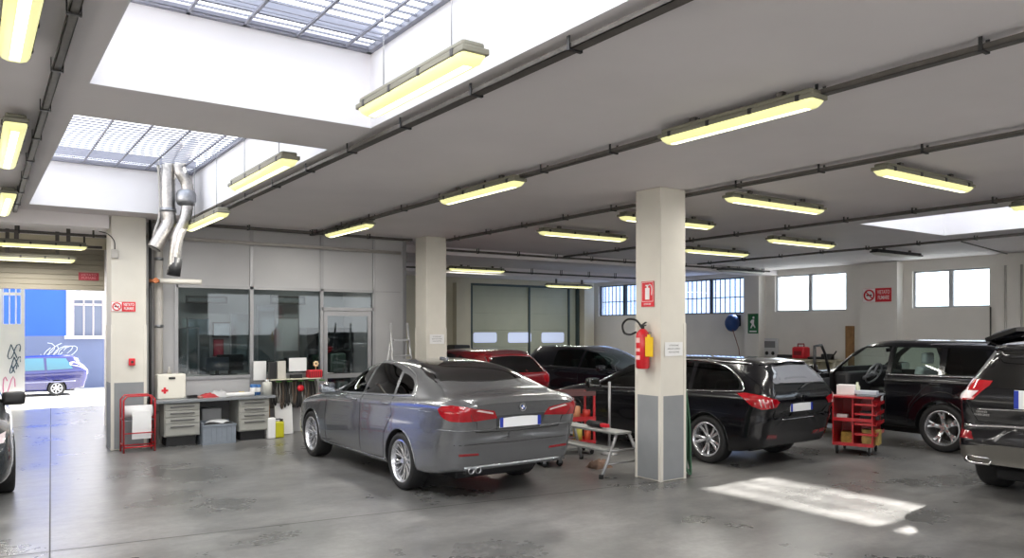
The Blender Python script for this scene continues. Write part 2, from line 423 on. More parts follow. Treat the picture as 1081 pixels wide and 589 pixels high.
for n, (a, b, zl, zh) in enumerate([(x0, x1, zs1, zt1), (x1, x2, zs1, zt1), (x2, x3, zd, zt1)]):
    r = bpy.data.objects.new('window_%d' % (n+5), None); COL.objects.link(r); r['kind'] = 'structure'
    mb = MB(); mb.box(a+.02, b-.02, YO+.02, YO+.028, zl, zh); mb.build('window_pane', glass('office_glass', (212, 218, 220)), r)
r = bpy.data.objects.new('door_3', None); COL.objects.link(r); r['kind'] = 'structure'; r.location = (x2+.05, YO+.03, 0)
DW = x3-x2-.1
mb = MB(); mb.box(0, .07, -.02, .02, .02, zd-.03); mb.box(DW-.07, DW, -.02, .02, .02, zd-.03); mb.box(.07, DW-.07, -.02, .02, zd-.12, zd-.03); mb.box(.07, DW-.07, -.02, .02, .02, .35); mb.box(.07, DW-.07, -.02, .02, .95, 1.03)
mb.build('door_leaf', M['alu'], r)
mb = MB(); mb.box(.07, DW-.07, -.004, .004, .35, zd-.12); mb.build('door_pane', glass('office_glass', (212, 218, 220)), r)
mb = MB(); mb.tube([(.05, -.02, 1.05), (.05, -.07, 1.05), (.17, -.07, 1.05)], .012); mb.build('door_handle', M['chrome'], r)
# office inner walls
mo = plaster('office_wall', (150, 156, 158), .06, 1)
mb = MB(); mb.box(XO0, XO1, 16.8, 16.9, 0, CZ); struct(mb, 'wall_office_back', mo)
mb = MB(); mb.box(XO0-.08, XO0, YO, YL-.2, 0, CZ); struct(mb, 'wall_office_left', M['panel'])
mb = MB(); mb.box(XO1, XO1+.08, YO, YB, 0, CZ+.28); struct(mb, 'wall_office_right', M['panel'])

# ================================================================ PILLARS
def pillar(name, x0, x1, y0, y1, band, label, bandmat, edges=True):
    r = thing(name, label, 'pillar', ((x0+x1)/2, (y0+y1)/2, 0)); a, b = (x1-x0)/2, (y1-y0)/2
    mb = MB(); mb.box(-a, a, -b, b, 0, CZ-.001, bev=.012); mb.build('shaft', M['colpaint'], r)
    mb = MB(); e = .004; k = .035
    mb.box(-a-e, -a+.01, -b+k, b-k, .02, band); mb.box(-a+k, a-k, -b-e, -b+.01, .02, band); mb.box(a-.01, a+e, -b+k, b-k, .02, band)
    mb.build('painted_band', bandmat, r)
    mb = MB(); t = .006
    for sx in (-1, 1):
        for sy in (-1, 1):
            cx, cy = sx*a, sy*b
            mb.box(cx-t if sx < 0 else cx-.04, cx+.04 if sx < 0 else cx+t, cy-t if sy < 0 else cy-.04, cy+.04 if sy < 0 else cy+t, 0, band+.9, bev=.004)
    mb.build('corner_guard', M['colpaint'], r)
    return r
C1 = (6.98, 7.42, 6.78, 7.22)
pillar('concrete_pillar', *C1, PZ(697.5, 509.6).z+PY(697.5, 418.5, 6.78).z, 'square white pillar with grey base, carrying the red fire extinguisher', M['greyband'])
C2 = (7.12, 7.56, 13.0, 13.44)
pillar('concrete_pillar', *C2, 1.0, 'square white pillar behind the silver sedan, with a small paper notice', M['greyband'])
C0 = (1.82, 2.32, 13.40, 13.90)
pillar('concrete_pillar', *C0, PY(130, 404, 13.4).z, 'square white pillar beside the open entrance, grey below', M['greyband'])
# ================================================================ LAMPS
mhouse = mat('lamp_housing', (120, 118, 104), rough=.5)
mdiff = mat('lamp_diffuser', (196, 194, 150), rough=.35, emit=(250, 246, 172), es=.85)
mtube = mat('lamp_tube', (255, 255, 240), rough=.4, emit=(255, 250, 205), es=5)
for q_ in (mdiff, mtube): q_.cycles.emission_sampling = 'NONE'
mdiff_off = mat('lamp_diffuser_off', (190, 190, 186), rough=.3)
def make_diffuser():
    """clear trough: rounded section with a bright tube right behind its lower face"""
    L = .78; sec = [(-.082, .0), (-.080, -.025), (-.062, -.052), (-.03, -.064), (.03, -.064), (.062, -.052), (.080, -.025), (.082, .0)]
    mb = MB(); st = [(-L, .35), (-L+.015, .7), (-L+.05, 1), (L-.05, 1), (L-.015, .7), (L, .35)]
    rings = [[mb.bm.verts.new((y, x*(.8+.2*s), z*s)) for (x, z) in sec] for (y, s) in st]
    for i in range(len(rings)-1):
        for k in range(len(sec)-1):
            f = mb.bm.faces.new((rings[i][k], rings[i][k+1], rings[i+1][k+1], rings[i+1][k])); f.smooth = True
        f = mb.bm.faces.new((rings[i][-1], rings[i][0], rings[i+1][0], rings[i+1][-1]))
    mb.bm.faces.new(rings[0]); mb.bm.faces.new(rings[-1][::-1])
    return mb
LAMP = {}
def lamp(kind):
    """fixture along local x, centre of the housing underside at z=0; parts shared"""
    r = bpy.data.objects.new('fluorescent_lamp', None); COL.objects.link(r)
    if kind not in LAMP:
        mb = MB(); mb.box(-.80, .80, -.088, .088, -.012, .024, bev=.008); mb.box(-.77, .77, -.075, .075, .02, .065, bev=.02)
        h = mb.build('housing', mhouse if kind != 'off' else M['dark'], r)
        d = make_diffuser().build('diffuser', mdiff_off if kind == 'off' else mdiff, r)
        tb = MB(); tb.box(-.70, .70, -.028, .028, -.0665, -.05, bev=.007); t = tb.build('tube', mdiff_off if kind == 'off' else mtube, d)
        if kind != 'off': t.visible_shadow = True
        clips = []
        for k in range(4):
            for s in (-1, 1):
                mb = MB(); q = -.66+.44*k; mb.box(q-.018, q+.018, s*.078-.014, s*.078+.014, -.014, .03, bev=.004); clips.append(mb.build('clip', M['dark'], r))
        st = []
        LAMP[kind] = (h, d, t, clips)
    else:
        h, d, t, clips = LAMP[kind]
        for o in [h]+clips:
            c = o.copy(); COL.objects.link(c); c.parent = r
        c = d.copy(); COL.objects.link(c); c.parent = r
        c2 = t.copy(); COL.objects.link(c2); c2.parent = c
    return r
def place_lamp(a, b, z, label, group=None, kind='on', axis='y', hang=None, Lmin=1.35, Lmax=2.0, mount=True, light=True):
    A, B = PZ(*a, z), PZ(*b, z); c = (A+B)/2; L = (A-B).length
    L = max(Lmin, min(Lmax, L)); s = L/1.6
    r = lamp(kind); ang = PI/2 if axis == 'y' else 0
    r.location = (c.x, c.y, z+.03); r.rotation_euler = (0, 0, ang); r.scale = (s, 1, 1)
    tag(r, label, 'lamp', group)
    if hang is None:
        if mount:
            for q in (-.45, .45): mb = MB(); mb.box(q-.03/s, q+.03/s, -.02, .02, .06, CZ-z-.03); mb.build('mounting_bracket', M['tray'], r)
    else:
        for q in (-.5, .5):
            mb = MB(); mb.cyl((q, 0, .06), (q, 0, hang-z-.03), .004, 6); mb.build('suspension_wire', M['galv'], r)
    if kind != 'off' and light:
        ld = LIGHTS.get('a')
        if ld is None:
            ld = bpy.data.lights.new('tube_light', 'AREA'); ld.shape = 'RECTANGLE'; ld.size = 1.4; ld.size_y = .07; ld.energy = 46; ld.color = (1, .965, .90); LIGHTS['a'] = ld
        lo = bpy.data.objects.new('tube_light', ld); COL.objects.link(lo); lo.parent = r; lo.location = (0, 0, -.072)
    return r
LIGHTS = {}
ZL = 3.50
gA, gB = 'fluorescent lamps lit on the ceiling', 'unlit lamps'
place_lamp((383, 120), (508, 60), 3.42, 'lit lamp hanging on wires inside the nearer skylight well', hang=CZ+.64)
place_lamp((248, 200), (308, 170), 3.42, 'lit lamp hanging on wires inside the farther skylight well, beside the ducts', hang=CZ+.64)
place_lamp((200, 243), (236, 225), 3.40, 'lit hanging lamp right beside the ends of the silver ducts', hang=CZ+.64)
place_lamp((344, 249), (394, 238), ZL, 'lit ceiling lamp near the top of the glazed office wall')
place_lamp((467, 214), (551, 193), ZL, 'lit ceiling lamp above the silver sedan, middle of its row')
place_lamp((700, 150), (868, 107), ZL, 'large near lit ceiling lamp in line with the long cable tray, right of centre')
place_lamp((774, 209), (861, 225), ZL, 'lit ceiling lamp right of the front pillar, nearest of those set crosswise there', axis='x')
place_lamp((935, 180), (1015, 202), ZL, 'lit crosswise ceiling lamp in front of the right hand skylight', axis='x')
place_lamp((814, 252), (876, 262), ZL, 'lit crosswise ceiling lamp between the black wagon and the right skylight', axis='x')
place_lamp((573, 245), (656, 254), ZL, 'lit crosswise ceiling lamp left of the front pillar, above the back cars', axis='x')
place_lamp((660, 229), (747, 241), ZL, 'lit crosswise ceiling lamp half hidden behind the front pillar top', axis='x')
place_lamp((724, 264), (787, 270), ZL, 'lit crosswise ceiling lamp just right of the front pillar, above the barred window', axis='x')
place_lamp((474, 284), (532, 287), ZL, 'lit ceiling lamp touching the view edge of the rear pillar, above the sectional door', axis='x')
place_lamp((574, 301), (626, 304), 3.3, 'farthest lit lamp in front of the top of the sectional door', axis='x')
place_lamp((648, 294), (690, 297), ZL, 'distant lit lamp partly behind the front pillar, over the barred window', axis='x')
place_lamp((757, 285), (806, 289), ZL, 'unlit lamp in front of the right wall, between barred and bright window', kind='off', axis='x', Lmax=1.9)
place_lamp((920, 265), (971, 274), ZL, 'dark unlit lamp hanging below the right hand skylight edge', kind='off', axis='x', Lmax=1.9)
place_lamp((1073, 219), (1135, 232), ZL, 'lit lamp cut by the right picture edge beside the skylight', axis='x')
place_lamp((12, 257.5), (77, 262), 3.30, 'nearer of two lit lamps over the left passage', axis='x')
place_lamp((8, 272.5), (60, 275), 3.12, 'farther of two lit lamps over the left passage, by the shutter', axis='x')
def lamp_v(uv0, uv1, z, label):
    place_lamp(uv0, uv1, z, label)
lamp_v((19, 64), (29, -60), 3.50, 'nearest lit lamp at the top left corner, seen lengthwise')
lamp_v((10.5, 177), (11.5, 130), 3.50, 'second lit lamp along the left edge, below the corner lamp')
lamp_v((5.5, 228), (6.5, 203), 3.50, 'third lit lamp along the left edge, farthest of the three')

# ================================================================ CABLE TRAYS & CONDUITS
def tray(a, b, label, wd=.075, z=3.58, step=1.1, cables=2, name='cable_tray', hgt=.035):
    """a,b world xy"""
    a, b = Vector((*a, z)), Vector((*b, z)); L = (b-a).length; ang = math.atan2(b.y-a.y, b.x-a.x)
    r = thing(name, label, 'cable tray', (a+b)/2, ang)
    mb = MB(); mb.box(-L/2, L/2, -wd/2, wd/2, -hgt/2, -hgt/2+.006); mb.box(-L/2, L/2, -wd/2, -wd/2+.005, -hgt/2, hgt/2); mb.box(-L/2, L/2, wd/2-.005, wd/2, -hgt/2, hgt/2)
    mb.build('channel', M['tray'], r)
    mb = MB()
    for k in range(cables):
        n = max(4, int(L/.6)); y = -wd/2+.015+k*.025
        mb.tube([(-L/2+L*i/n, y+random.uniform(-.006, .006), hgt/2-.002+random.uniform(0, .008)) for i in range(n+1)], .009, 6)
    mb.build('cable', M['cable'], r)
    k = -L/2+.4; proto = None
    while k < L/2:
        if proto is None:
            mb = MB(); mb.box(-.012, .012, -wd/2-.012, wd/2+.012, -hgt/2-.01, -hgt/2); mb.box(-.012, .012, -wd/2-.012, -wd/2-.006, -hgt/2, CZ-z-.001); mb.box(-.012, .012, wd/2+.006, wd/2+.012, -hgt/2, CZ-z-.001)
            proto = mb.build('bracket', M['dark'], r); proto.location = (k, 0, 0)
        else:
            c = proto.copy(); COL.objects.link(c); c.parent = r; c.location = (k, 0, 0)
        k += step
    return r
tray((4.97, -1.5), (5.10, 13.6), 'long cable tray carrying the row of lamps over the silver sedan')
tray((2.98, 1.0), (2.98, 13.7), 'thin cable tray along the right edge of the left skylights', wd=.08)
tray((7.38, -1.0), (7.56, 12.95), 'cable tray meeting the top of the front pillar', wd=.08)
tray((11.0, 0), (11.6, 14.4), 'cable tray running just left of the right hand skylight', wd=.08)
tray((15.35, 0), (15.8, 14.0), 'cable tray running just right of the right hand skylight', wd=.08)
tray((.42, 1.0), (.56, 13.3), 'cable tray beside the left edge lamps', wd=.05)
tray((2.4, 13.35), (7.0, 13.35), 'cable tray along the top of the office wall', wd=.08)
tray((7.7, 14.45), (19.4, 14.45), 'cable tray along the front of the ceiling beam', wd=.05, z=3.56)
tray((7.7, 18.4), (19.4, 18.4), 'cable tray in front of the rear ceiling beam', wd=.05, z=3.5)
tray((-3, 15.3), (2.1, 15.3), 'cable tray over the nearer passage lamp', wd=.05, z=3.5)
tray((-3, 16.6), (2.1, 16.6), 'cable tray over the farther passage lamp', wd=.05, z=3.42)
def pipe(pts, r, name, m, label, cat, clampstep=None):
    o = thing(name, label, cat, pts[0]); O = Vector(pts[0])
    mb = MB(); mb.tube([Vector(p)-O for p in pts], r, 12); mb.build('tube', m, o)
    return o
# horizontal conduit along top of the office wall, and pipes by the entrance pillar
pipe([(2.2, YO-.12, PY(200, 253, YO).z), (7.0, YO-.12, PY(200, 253, YO).z-.02)], .03, 'conduit', M['pipe'], 'pale conduit running level along the top of the office wall', 'pipe')
dp = thing('downpipe', 'grey vertical downpipe between entrance pillar and office', 'pipe', (2.56, 13.72, 0))
mb = MB(); mb.cyl((0, 0, .0), (0, 0, CZ-.01), .065, 20); mb.build('tube', M['pipe'], dp)
for z in (.5, 1.9, 3.0): mb = MB(); mb.cyl((0, 0, z), (0, 0, z+.05), .074, 20); mb.build('clamp', M['galv'], dp)
vp = thing('water_pipe', 'dark thin vertical pipe with a brass valve hugging the entrance pillar', 'pipe', (2.40, 13.55, 0))
mb = MB(); mb.cyl((0, 0, 0), (0, 0, CZ-.01), .022, 12); mb.build('tube', M['dark'], vp)
zv = PY(152, 295, 13.6).z
mb = MB(); mb.cyl((-.02, -.04, zv-.02), (.13, -.04, zv-.02), .03, 12); mb.cyl((.06, -.05, zv-.02), (.06, -.12, zv-.02), .02, 10); mb.cyl((.06, -.12, zv-.02), (.06, -.13, zv-.02), .045, 10); mb.build('valve', mat('brass', (150, 92, 60), rough=.4, metal=.7), vp)
a, b = PY(158, 296, 13.55), PY(209, 298.5, 13.55)
pa = pipe([(a.x, 13.6, a.z), (b.x, 13.3, b.z)], .042, 'pipe_arm', mat('pipe_white', (222, 218, 210), rough=.45), 'white horizontal pipe stub pointing right, above the office window', 'pipe')
q = thing('junction_box', 'small grey junction box high on the entrance pillar', 'electrical box', (PY(121, 268, 13.4).x, 13.38, PY(121, 268, 13.4).z))
mb = MB(); mb.box(-.05, .05, -.02, .02, -.07, .07, bev=.01); mb.build('housing', M['pipe'], q)
mb = MB(); mb.tube(smooth_pts([(0, 0, .07), (-.01, 0, .2), (-.1, -.01, .3), (-.22, -.01, .33)], 5, False), .008, 6); mb.build('cable', M['cable'], q)

# ================================================================ DUCTS
def duct(uvs, rad, name, label, Y, endm=None):
    pts = [PY(u, v, Y) for u, v in uvs]; base = pts[-1].copy(); r = thing(name, label, 'duct', base)
    P = smooth_pts([tuple(p-base) for p in pts], 8, False)
    rs = [rad*(1+.05*(i % 2)) for i in range(len(P))]
    mb = MB(); mb.tube(P, rs, 20); mb.build('flexible_tube', M['duct'], r)
    return r, [Vector(p) for p in P]
r, P = duct([(188, 150), (180, 168), (177.5, 190), (177.5, 222), (178, 236), (170, 250), (163, 262)], .10, 'exhaust_duct', 'left silver exhaust duct ending in an open elbow', 12.3)
mb = MB(); q = P[24]; mb.cyl(q+Vector((0, 0, -.03)), q+Vector((0, 0, .03)), .118, 20); mb.build('clamp', M['galv'], r)
mb = MB(); d = (P[-1]-P[-4]).normalized(); mb.cyl(P[-1]-d*.04, P[-1]+d*.01, .095, 20); mb.build('mouth', M['dark'], r)
r, P = duct([(208, 150), (192, 168), (190, 180), (197, 194), (198, 212), (195, 232), (187, 252), (183, 288)], .082, 'exhaust_duct', 'right silver exhaust duct with a collar and black nozzle', 12.15)
b = r.location
q = PY(196.5, 209, 12.15)-b; mb = MB(); mb.lathe([(.08, -.12), (.12, -.10), (.14, -.05), (.14, .05), (.12, .10), (.08, .12)], c=q, seg=24); mb.build('damper_collar', M['galv'], r)
a, c = PY(186, 272, 12.15)-b, PY(183, 291, 12.15)-b; mb = MB(); mb.tube([a, c, c+(c-a)*.02], [.09, .095, .05], 20); mb.build('nozzle', M['dark'], r)
a = [PY(u, v, 12.4) for u, v in ((165, 160), (168, 190), (169, 225), (163, 245), (160, 258))]
pipe([tuple(p) for p in [PY(u, v, 12.4) for u, v in smooth_pts([(166, 168), (168.5, 190), (169, 225), (164, 243), (161, 257)], 5, False)]], .022, 'hanging_hose', M['pipe'], 'thin hose hanging just left of the silver ducts', 'hose')

# ================================================================ SIGNS
def board(name, label, cat, centre, rz, wd, ht, m, th=.008):
    """sign facing local -y"""
    r = thing(name, label, cat, centre, rz)
    mb = MB(); mb.box(-wd/2, wd/2, -th, 0, -ht/2, ht/2); mb.build('plate', m, r); return r
def nosmoke(p, rz, wd, ht, label, two=True):
    r = board('no_smoking_sign', label, 'sign', p, rz, wd, ht, M['redsign'])
    mb = MB(); R = ht*.44; cx = -wd/2+ht*.5
    mb.box(-wd/2+.003, cx+ht*.46, -.010, -.0085, -ht/2+.004, ht/2-.004); mb.build('symbol_field', M['signwhite'], r)
    mb = MB(); mb.tube([(cx+R*.85*math.cos(t), -.0115, R*.85*math.sin(t)) for t in [2*PI*k/24 for k in range(24)]], R*.14, 6, closed=True)
    mb.cyl((cx-R*.55, -.0115, R*.55), (cx+R*.55, -.0115, -R*.55), R*.11, 6); mb.build('prohibition_ring', M['redsign'], r)
    mb = MB(); mb.box(cx-R*.5, cx+R*.45, -.0112, -.0102, -R*.12, R*.12); mb.build('cigarette', M['dark'], r)
    tx = (cx+ht*.5+wd/2)/2
    text_mesh('lettering', 'VIETATO\nFUMARE', ht*.40, M['signwhite'], r, (tx, -.0095, -ht*-.0), (PI/2, 0, 0), sx=(wd-ht*1.15)/(ht*1.75), bold=.001)
    return r
p, q = PY(117.5, 323.5, 13.39), PY(143, 323.5, 13.39)
nosmoke(((p.x+q.x)/2, 13.394, p.z), 0, q.x-p.x, .19*.8, 'red no smoking sign on the entrance pillar')
p, q = PX(911, 312, XR-.33), PX(941, 312, XR-.33)
nosmoke((XR-.325, (p.y+q.y)/2, p.z), -PI/2, abs(p.y-q.y), .36, 'red no smoking sign on the pilaster between the bright windows')
p, q = PY(83, 291.5, YL-.2), PY(104.5, 291.5, YL-.2)
r = board('shutter_sign', 'dark red lettered sign on the roller shutter housing', 'sign', ((p.x+q.x)/2, YL-.175, p.z), 0, q.x-p.x, .15, mat('dark_red_sign', (132, 30, 44), rough=.5))  # darker red than the other signs, with duller lettering
text_mesh('lettering', 'VIETATO\nFUMARE', .06, mat('dull_pink_lettering', (176, 110, 114), rough=.6), r, (0, -.0095, 0), (PI/2, 0, 0), sx=1.1)
# fire extinguisher sign on the left face (x = C1[0]) of the front pillar, facing -x
fx = C1[0]-.007
def onC(u, v): return PX(u, v, fx)
p, q = onC(677.5, 324), onC(690.5, 296.5); s = board('extinguisher_sign', 'red pictogram sign with white extinguisher, high on the front pillar', 'sign', (fx, (p.y+q.y)/2, (p.z+q.z)/2), -PI/2, abs(p.y-q.y), abs(q.z-p.z), M['redsign'])
W_, H_ = abs(p.y-q.y), abs(q.z-p.z)
mb = MB(); mb.box(-W_*.17, W_*.17, -.0105, -.0085, -H_*.22, H_*.24, bev=.004); mb.box(-W_*.06, W_*.06, -.0105, -.0085, H_*.24, H_*.33); mb.box(-W_*.16, W_*.05, -.0105, -.0085, H_*.31, H_*.36)
mb.tube(smooth_pts([(W_*.06, -.0095, H_*.33), (W_*.25, -.0095, H_*.36), (W_*.36, -.0095, H_*.2), (W_*.33, -.0095, -H_*.05)], 5, False), .006, 6)
mb.build('pictogram', M['signwhite'], s)
text_mesh('lettering', 'ESTINTORE', H_*.10, M['signwhite'], s, (0, -.0095, -H_*.40), (PI/2, 0, 0), sx=.75)
mb = MB()
for a_, b_, c_, d_ in ((-W_/2+.01, W_/2-.01, H_/2-.014, H_/2-.009), (-W_/2+.01, W_/2-.01, -H_*.3, -H_*.3+.005), (-W_/2+.01, -W_/2+.015, -H_*.3, H_/2-.01), (W_/2-.015, W_/2-.01, -H_*.3, H_/2-.01)): mb.box(a_, b_, -.0095, -.0085, c_, d_)
mb.build('border_line', M['signwhite'], s)
# paper notices
def notice(p, rz, wd, ht, label, lines):
    r = board('paper_notice', label, 'notice', p, rz, wd, ht, M['paper'], .002)
    for i, t in enumerate(lines): text_mesh('lettering', t, ht*.16, mat('ink', (110, 110, 112), rough=.7), r, (0, -.003, ht*(.26-.24*i)), (PI/2, 0, 0), depth=.0003)
    return r
p, q = PY(701.5, 376, C1[2]), PY(720, 361, C1[2])
notice(((p.x+q.x)/2, C1[2]-.007, (p.z+q.z)/2), 0, q.x-p.x, q.z-p.z, 'white paper notice with small print on the front pillar', ['ATTENZIONE', 'AREA DI LAVORO', 'NON SOSTARE'])
p, q = PY(453.5, 363, C2[2]), PY(468.5, 353, C2[2])
notice(((p.x+q.x)/2, C2[2]-.007, (p.z+q.z)/2), 0, q.x-p.x, q.z-p.z, 'white paper notice with small print on the rear pillar', ['ATTENZIONE', 'AREA DI LAVORO', 'NON SOSTARE'])
# green exit sign on the pilaster (faces -x)
xw = XR-.33
p, q = PX(789.5, 352, xw), PX(800.5, 331, xw); s = board('exit_sign', 'green emergency exit pictogram sign beside the barred window', 'sign', (XR-.325, (p.y+q.y)/2, (p.z+q.z)/2), -PI/2, abs(p.y-q.y), abs(q.z-p.z), mat('exit_green', (24, 98, 58), rough=.5))
W_, H_ = abs(p.y-q.y), abs(q.z-p.z)
mb = MB(); mb.sphere((W_*.05, -.01, H_*.3), W_*.1, (1, .2, 1)); mb.prism([(-W_*.12, -.009, H_*.2), (W_*.12, -.009, H_*.2), (W_*.08, -.009, -H_*.02), (W_*.25, -.009, -H_*.2), (W_*.16, -.009, -H_*.22), (0, -.009, -H_*.08), (-W_*.16, -.009, -H_*.24), (-W_*.25, -.009, -H_*.22), (-W_*.1, -.009, -H_*.02), (-W_*.28, -.009, H_*.08)], (0, -.002, 0))
mb.box(-W_*.35, W_*.35, -.0095, -.0085, -H_*.42, -H_*.36)
mb.build('pictogram', M['signwhite'], s)
# fire call point
p = PY(139, 382, 13.39)
r = thing('fire_call_point', 'small red fire alarm call point on the entrance pillar', 'alarm button', (p.x, 13.39, p.z))
mb = MB(); mb.box(-.045, .045, -.045, 0.003, -.055, .055, bev=.008); mb.build('housing', M['redsign'], r)
mb = MB(); mb.cyl((0, -.047, 0), (0, -.055, 0), .02, 16); mb.build('button', M['dark'], r)

# ================================================================ FIRE EXTINGUISHER
p = onC(684, 373); ex = thing('fire_extinguisher', 'red fire extinguisher hanging on the front pillar', 'fire extinguisher', (fx-.09, p.y, 0))
zb_, zt_ = onC(684, 389).z, onC(684, 348).z
mb = MB(); R = .085; mb.lathe([(0, zb_), (R*.8, zb_), (R, zb_+.02), (R, zt_-.08), (R*.9, zt_-.04), (R*.55, zt_-.005), (R*.3, zt_+.01), (0, zt_+.015)], seg=28); mb.build('cylinder', mat('extinguisher_red', (196, 22, 34), rough=.3, coat=.5), ex)
mb = MB(); mb.cyl((0, 0, zt_), (0, 0, zt_+.05), .022, 12); mb.box(-.03, .05, -.015, .015, zt_+.04, zt_+.055, rot=Matrix.Rotation(-.25, 3, 'Y')); mb.box(-.03, .06, -.014, .014, zt_+.065, zt_+.078, rot=Matrix.Rotation(-.5, 3, 'Y')); mb.build('valve_handle', M['dark'], ex)
mb = MB(); mb.tube(smooth_pts([(0, .02, zt_+.03), (-.02, .10, zt_+.12), (-.03, .24, zt_+.13), (-.03, .33, zt_+.06), (-.03, .30, zt_-.04), (-.02, .2, zt_-.06), (-.01, .11, zt_-.03)], 6, False), .014, 8); mb.build('hose', M['cable'], ex)
mb = MB()
for zz, hh in ((zt_-.16, .06), (zt_-.27, .04), (zt_-.37, .05)):
    n = 9; 
    for i in range(n-1):
        t0, t1 = PI+(-.6+1.1*i/n), PI+(-.6+1.1*(i+1)/n); Q = R+.0015
        mb.quad((Q*math.cos(t0), Q*math.sin(t0), zz), (Q*math.cos(t1), Q*math.sin(t1), zz), (Q*math.cos(t1), Q*math.sin(t1), zz+hh), (Q*math.cos(t0), Q*math.sin(t0), zz+hh))
mb.build('label', mat('extinguisher_label', (232, 190, 186), rough=.5), ex)
p = onC(692, 365)
r = thing('inspection_tag', 'yellow inspection tag hanging beside the extinguisher neck', 'tag', (fx-.16, p.y-.04, 0)); a, b = onC(690, 376).z, onC(690, 353).z
mb = MB(); mb.box(-.004, .004, -.075, .055, a, b-.03, bev=.002); mb.box(-.003, .003, -.03, .02, b-.03, b, bev=.002); mb.build('card', M['yellow'], r)
mb = MB(); mb.tube([(0, 0, b), (.05, .05, b+.03), (.15, .1, b+.02)], .003, 6); mb.build('string', M['cable'], r)
# green hose loop at the right of the front pillar
pts = []
hx, hy = C1[1]+.11, C1[2]+.08
mb = MB()
for k in range(5):
    o = k*.018
    mb.tube(smooth_pts([(-.02+o*.4, .03*k, 1.12), (.03+o, .03*k-.02, .7), (.07+o, .03*k, .25), (.04+o, .02*k-.03, .03+.01*k), (-.01+o*.3, .03*k, .15), (-.0+o*.5, .03*k, .6), (-.02, .03*k, 1.1)], 6, False), .012, 6)
one(mb, 'coiled_hose', M['green'], 'green hose hanging in loops on the right side of the front pillar', 'hose', loc=(hx, hy, 0))

# ================================================================ LEFT DESK AREA
YD = 13.22      # desk front
dx0, dx1 = PY(164.5, 430, YD).x, PY(291, 430, YD).x
DZ = PY(225, 420.5, YD).z
D = thing('workshop_desk', 'long grey desk with two drawer pedestals under the office window', 'desk', ((dx0+dx1)/2, (YD+.36), 0)); hw = (dx1-dx0)/2
mb = MB(); mb.box(-hw, hw, -.38, .34, DZ-.045, DZ, bev=.008); mb.build('worktop', mat('desk_edge', (120, 124, 128), rough=.4), D)
mb = MB(); mb.box(-hw+.03, hw-.03, .26, .28, .25, DZ-.05); mb.build('back_panel', mat('desk_dark', (88, 88, 88), rough=.6), D)
def ped(x0, x1):
    mb = MB(); mb.box(x0, x1, -.30, .26, .16, DZ-.05, bev=.006); p = mb.build('pedestal', M['deskgrey'], D)
    mb = MB(); mb.box(x0+.05, x1-.05, -.22, .2, .0, .16); mb.build('plinth', M['dark'], D)
    hh = (DZ-.05-.16-.03); zs = [.16+.015+hh*f for f in (0, .37, .58, .79, 1.0)]
    for i in range(4):
        mb = MB(); mb.box(x0+.012, x1-.012, -.322, -.298, zs[i]+.005, zs[i+1]-.005, bev=.004); d = mb.build('drawer', M['deskgrey'], D)
        mb = MB(); zc = zs[i+1]-.045; mb.box(x0+.09, x1-.09, -.345, -.318, zc-.010, zc+.010, bev=.004); mb.build('handle', mat('handle_grey', (92, 92, 92), rough=.4), d)
cx = D.location.x
ped(PY(174, 440, YD).x-cx, PY(212, 440, YD).x-cx); ped(PY(253, 440, YD).x-cx, PY(285.5, 440, YD).x-cx)
def DP(u, v=416, Y=YD+.25): p = PY(u, v, Y); return p
# first aid box
x0, x1 = DP(166.5).x, DP(196.5).x; hh = PY(180, 395, YD+.25).z-DZ
r = thing('first_aid_box', 'white first aid box with a red cross on the left desk end', 'box', ((x0+x1)/2, YD+.38, DZ)); hw_ = (x1-x0)/2
mb = MB(); mb.box(-hw_, hw_, -.12, .12, .0, hh, bev=.02); mb.build('body', mat('cream_plastic', (226, 222, 210), rough=.5), r)
mb = MB(); mb.box(-hw_*.5-.05, -hw_*.5+.05, -.124, -.12, hh*.35-.018, hh*.35+.018); mb.box(-hw_*.5-.018, -hw_*.5+.018, -.1245, -.12, hh*.35-.05, hh*.35+.05); mb.build('cross', M['redsign'], r)
mb = MB(); mb.box(-.05, .05, -.135, -.12, hh*.8, hh*.88, bev=.004); mb.build('latch', M['dark'], r)
mb = MB(); mb.lathe([(0, 0), (.035, 0), (.035, .05), (.015, .08), (.012, .11), (0, .11)], seg=14)
one(mb, 'spray_bottle', M['pipe'], 'small grey bottle standing on the first aid box', 'bottle', loc=(r.location.x-.02, YD+.38, DZ+hh))
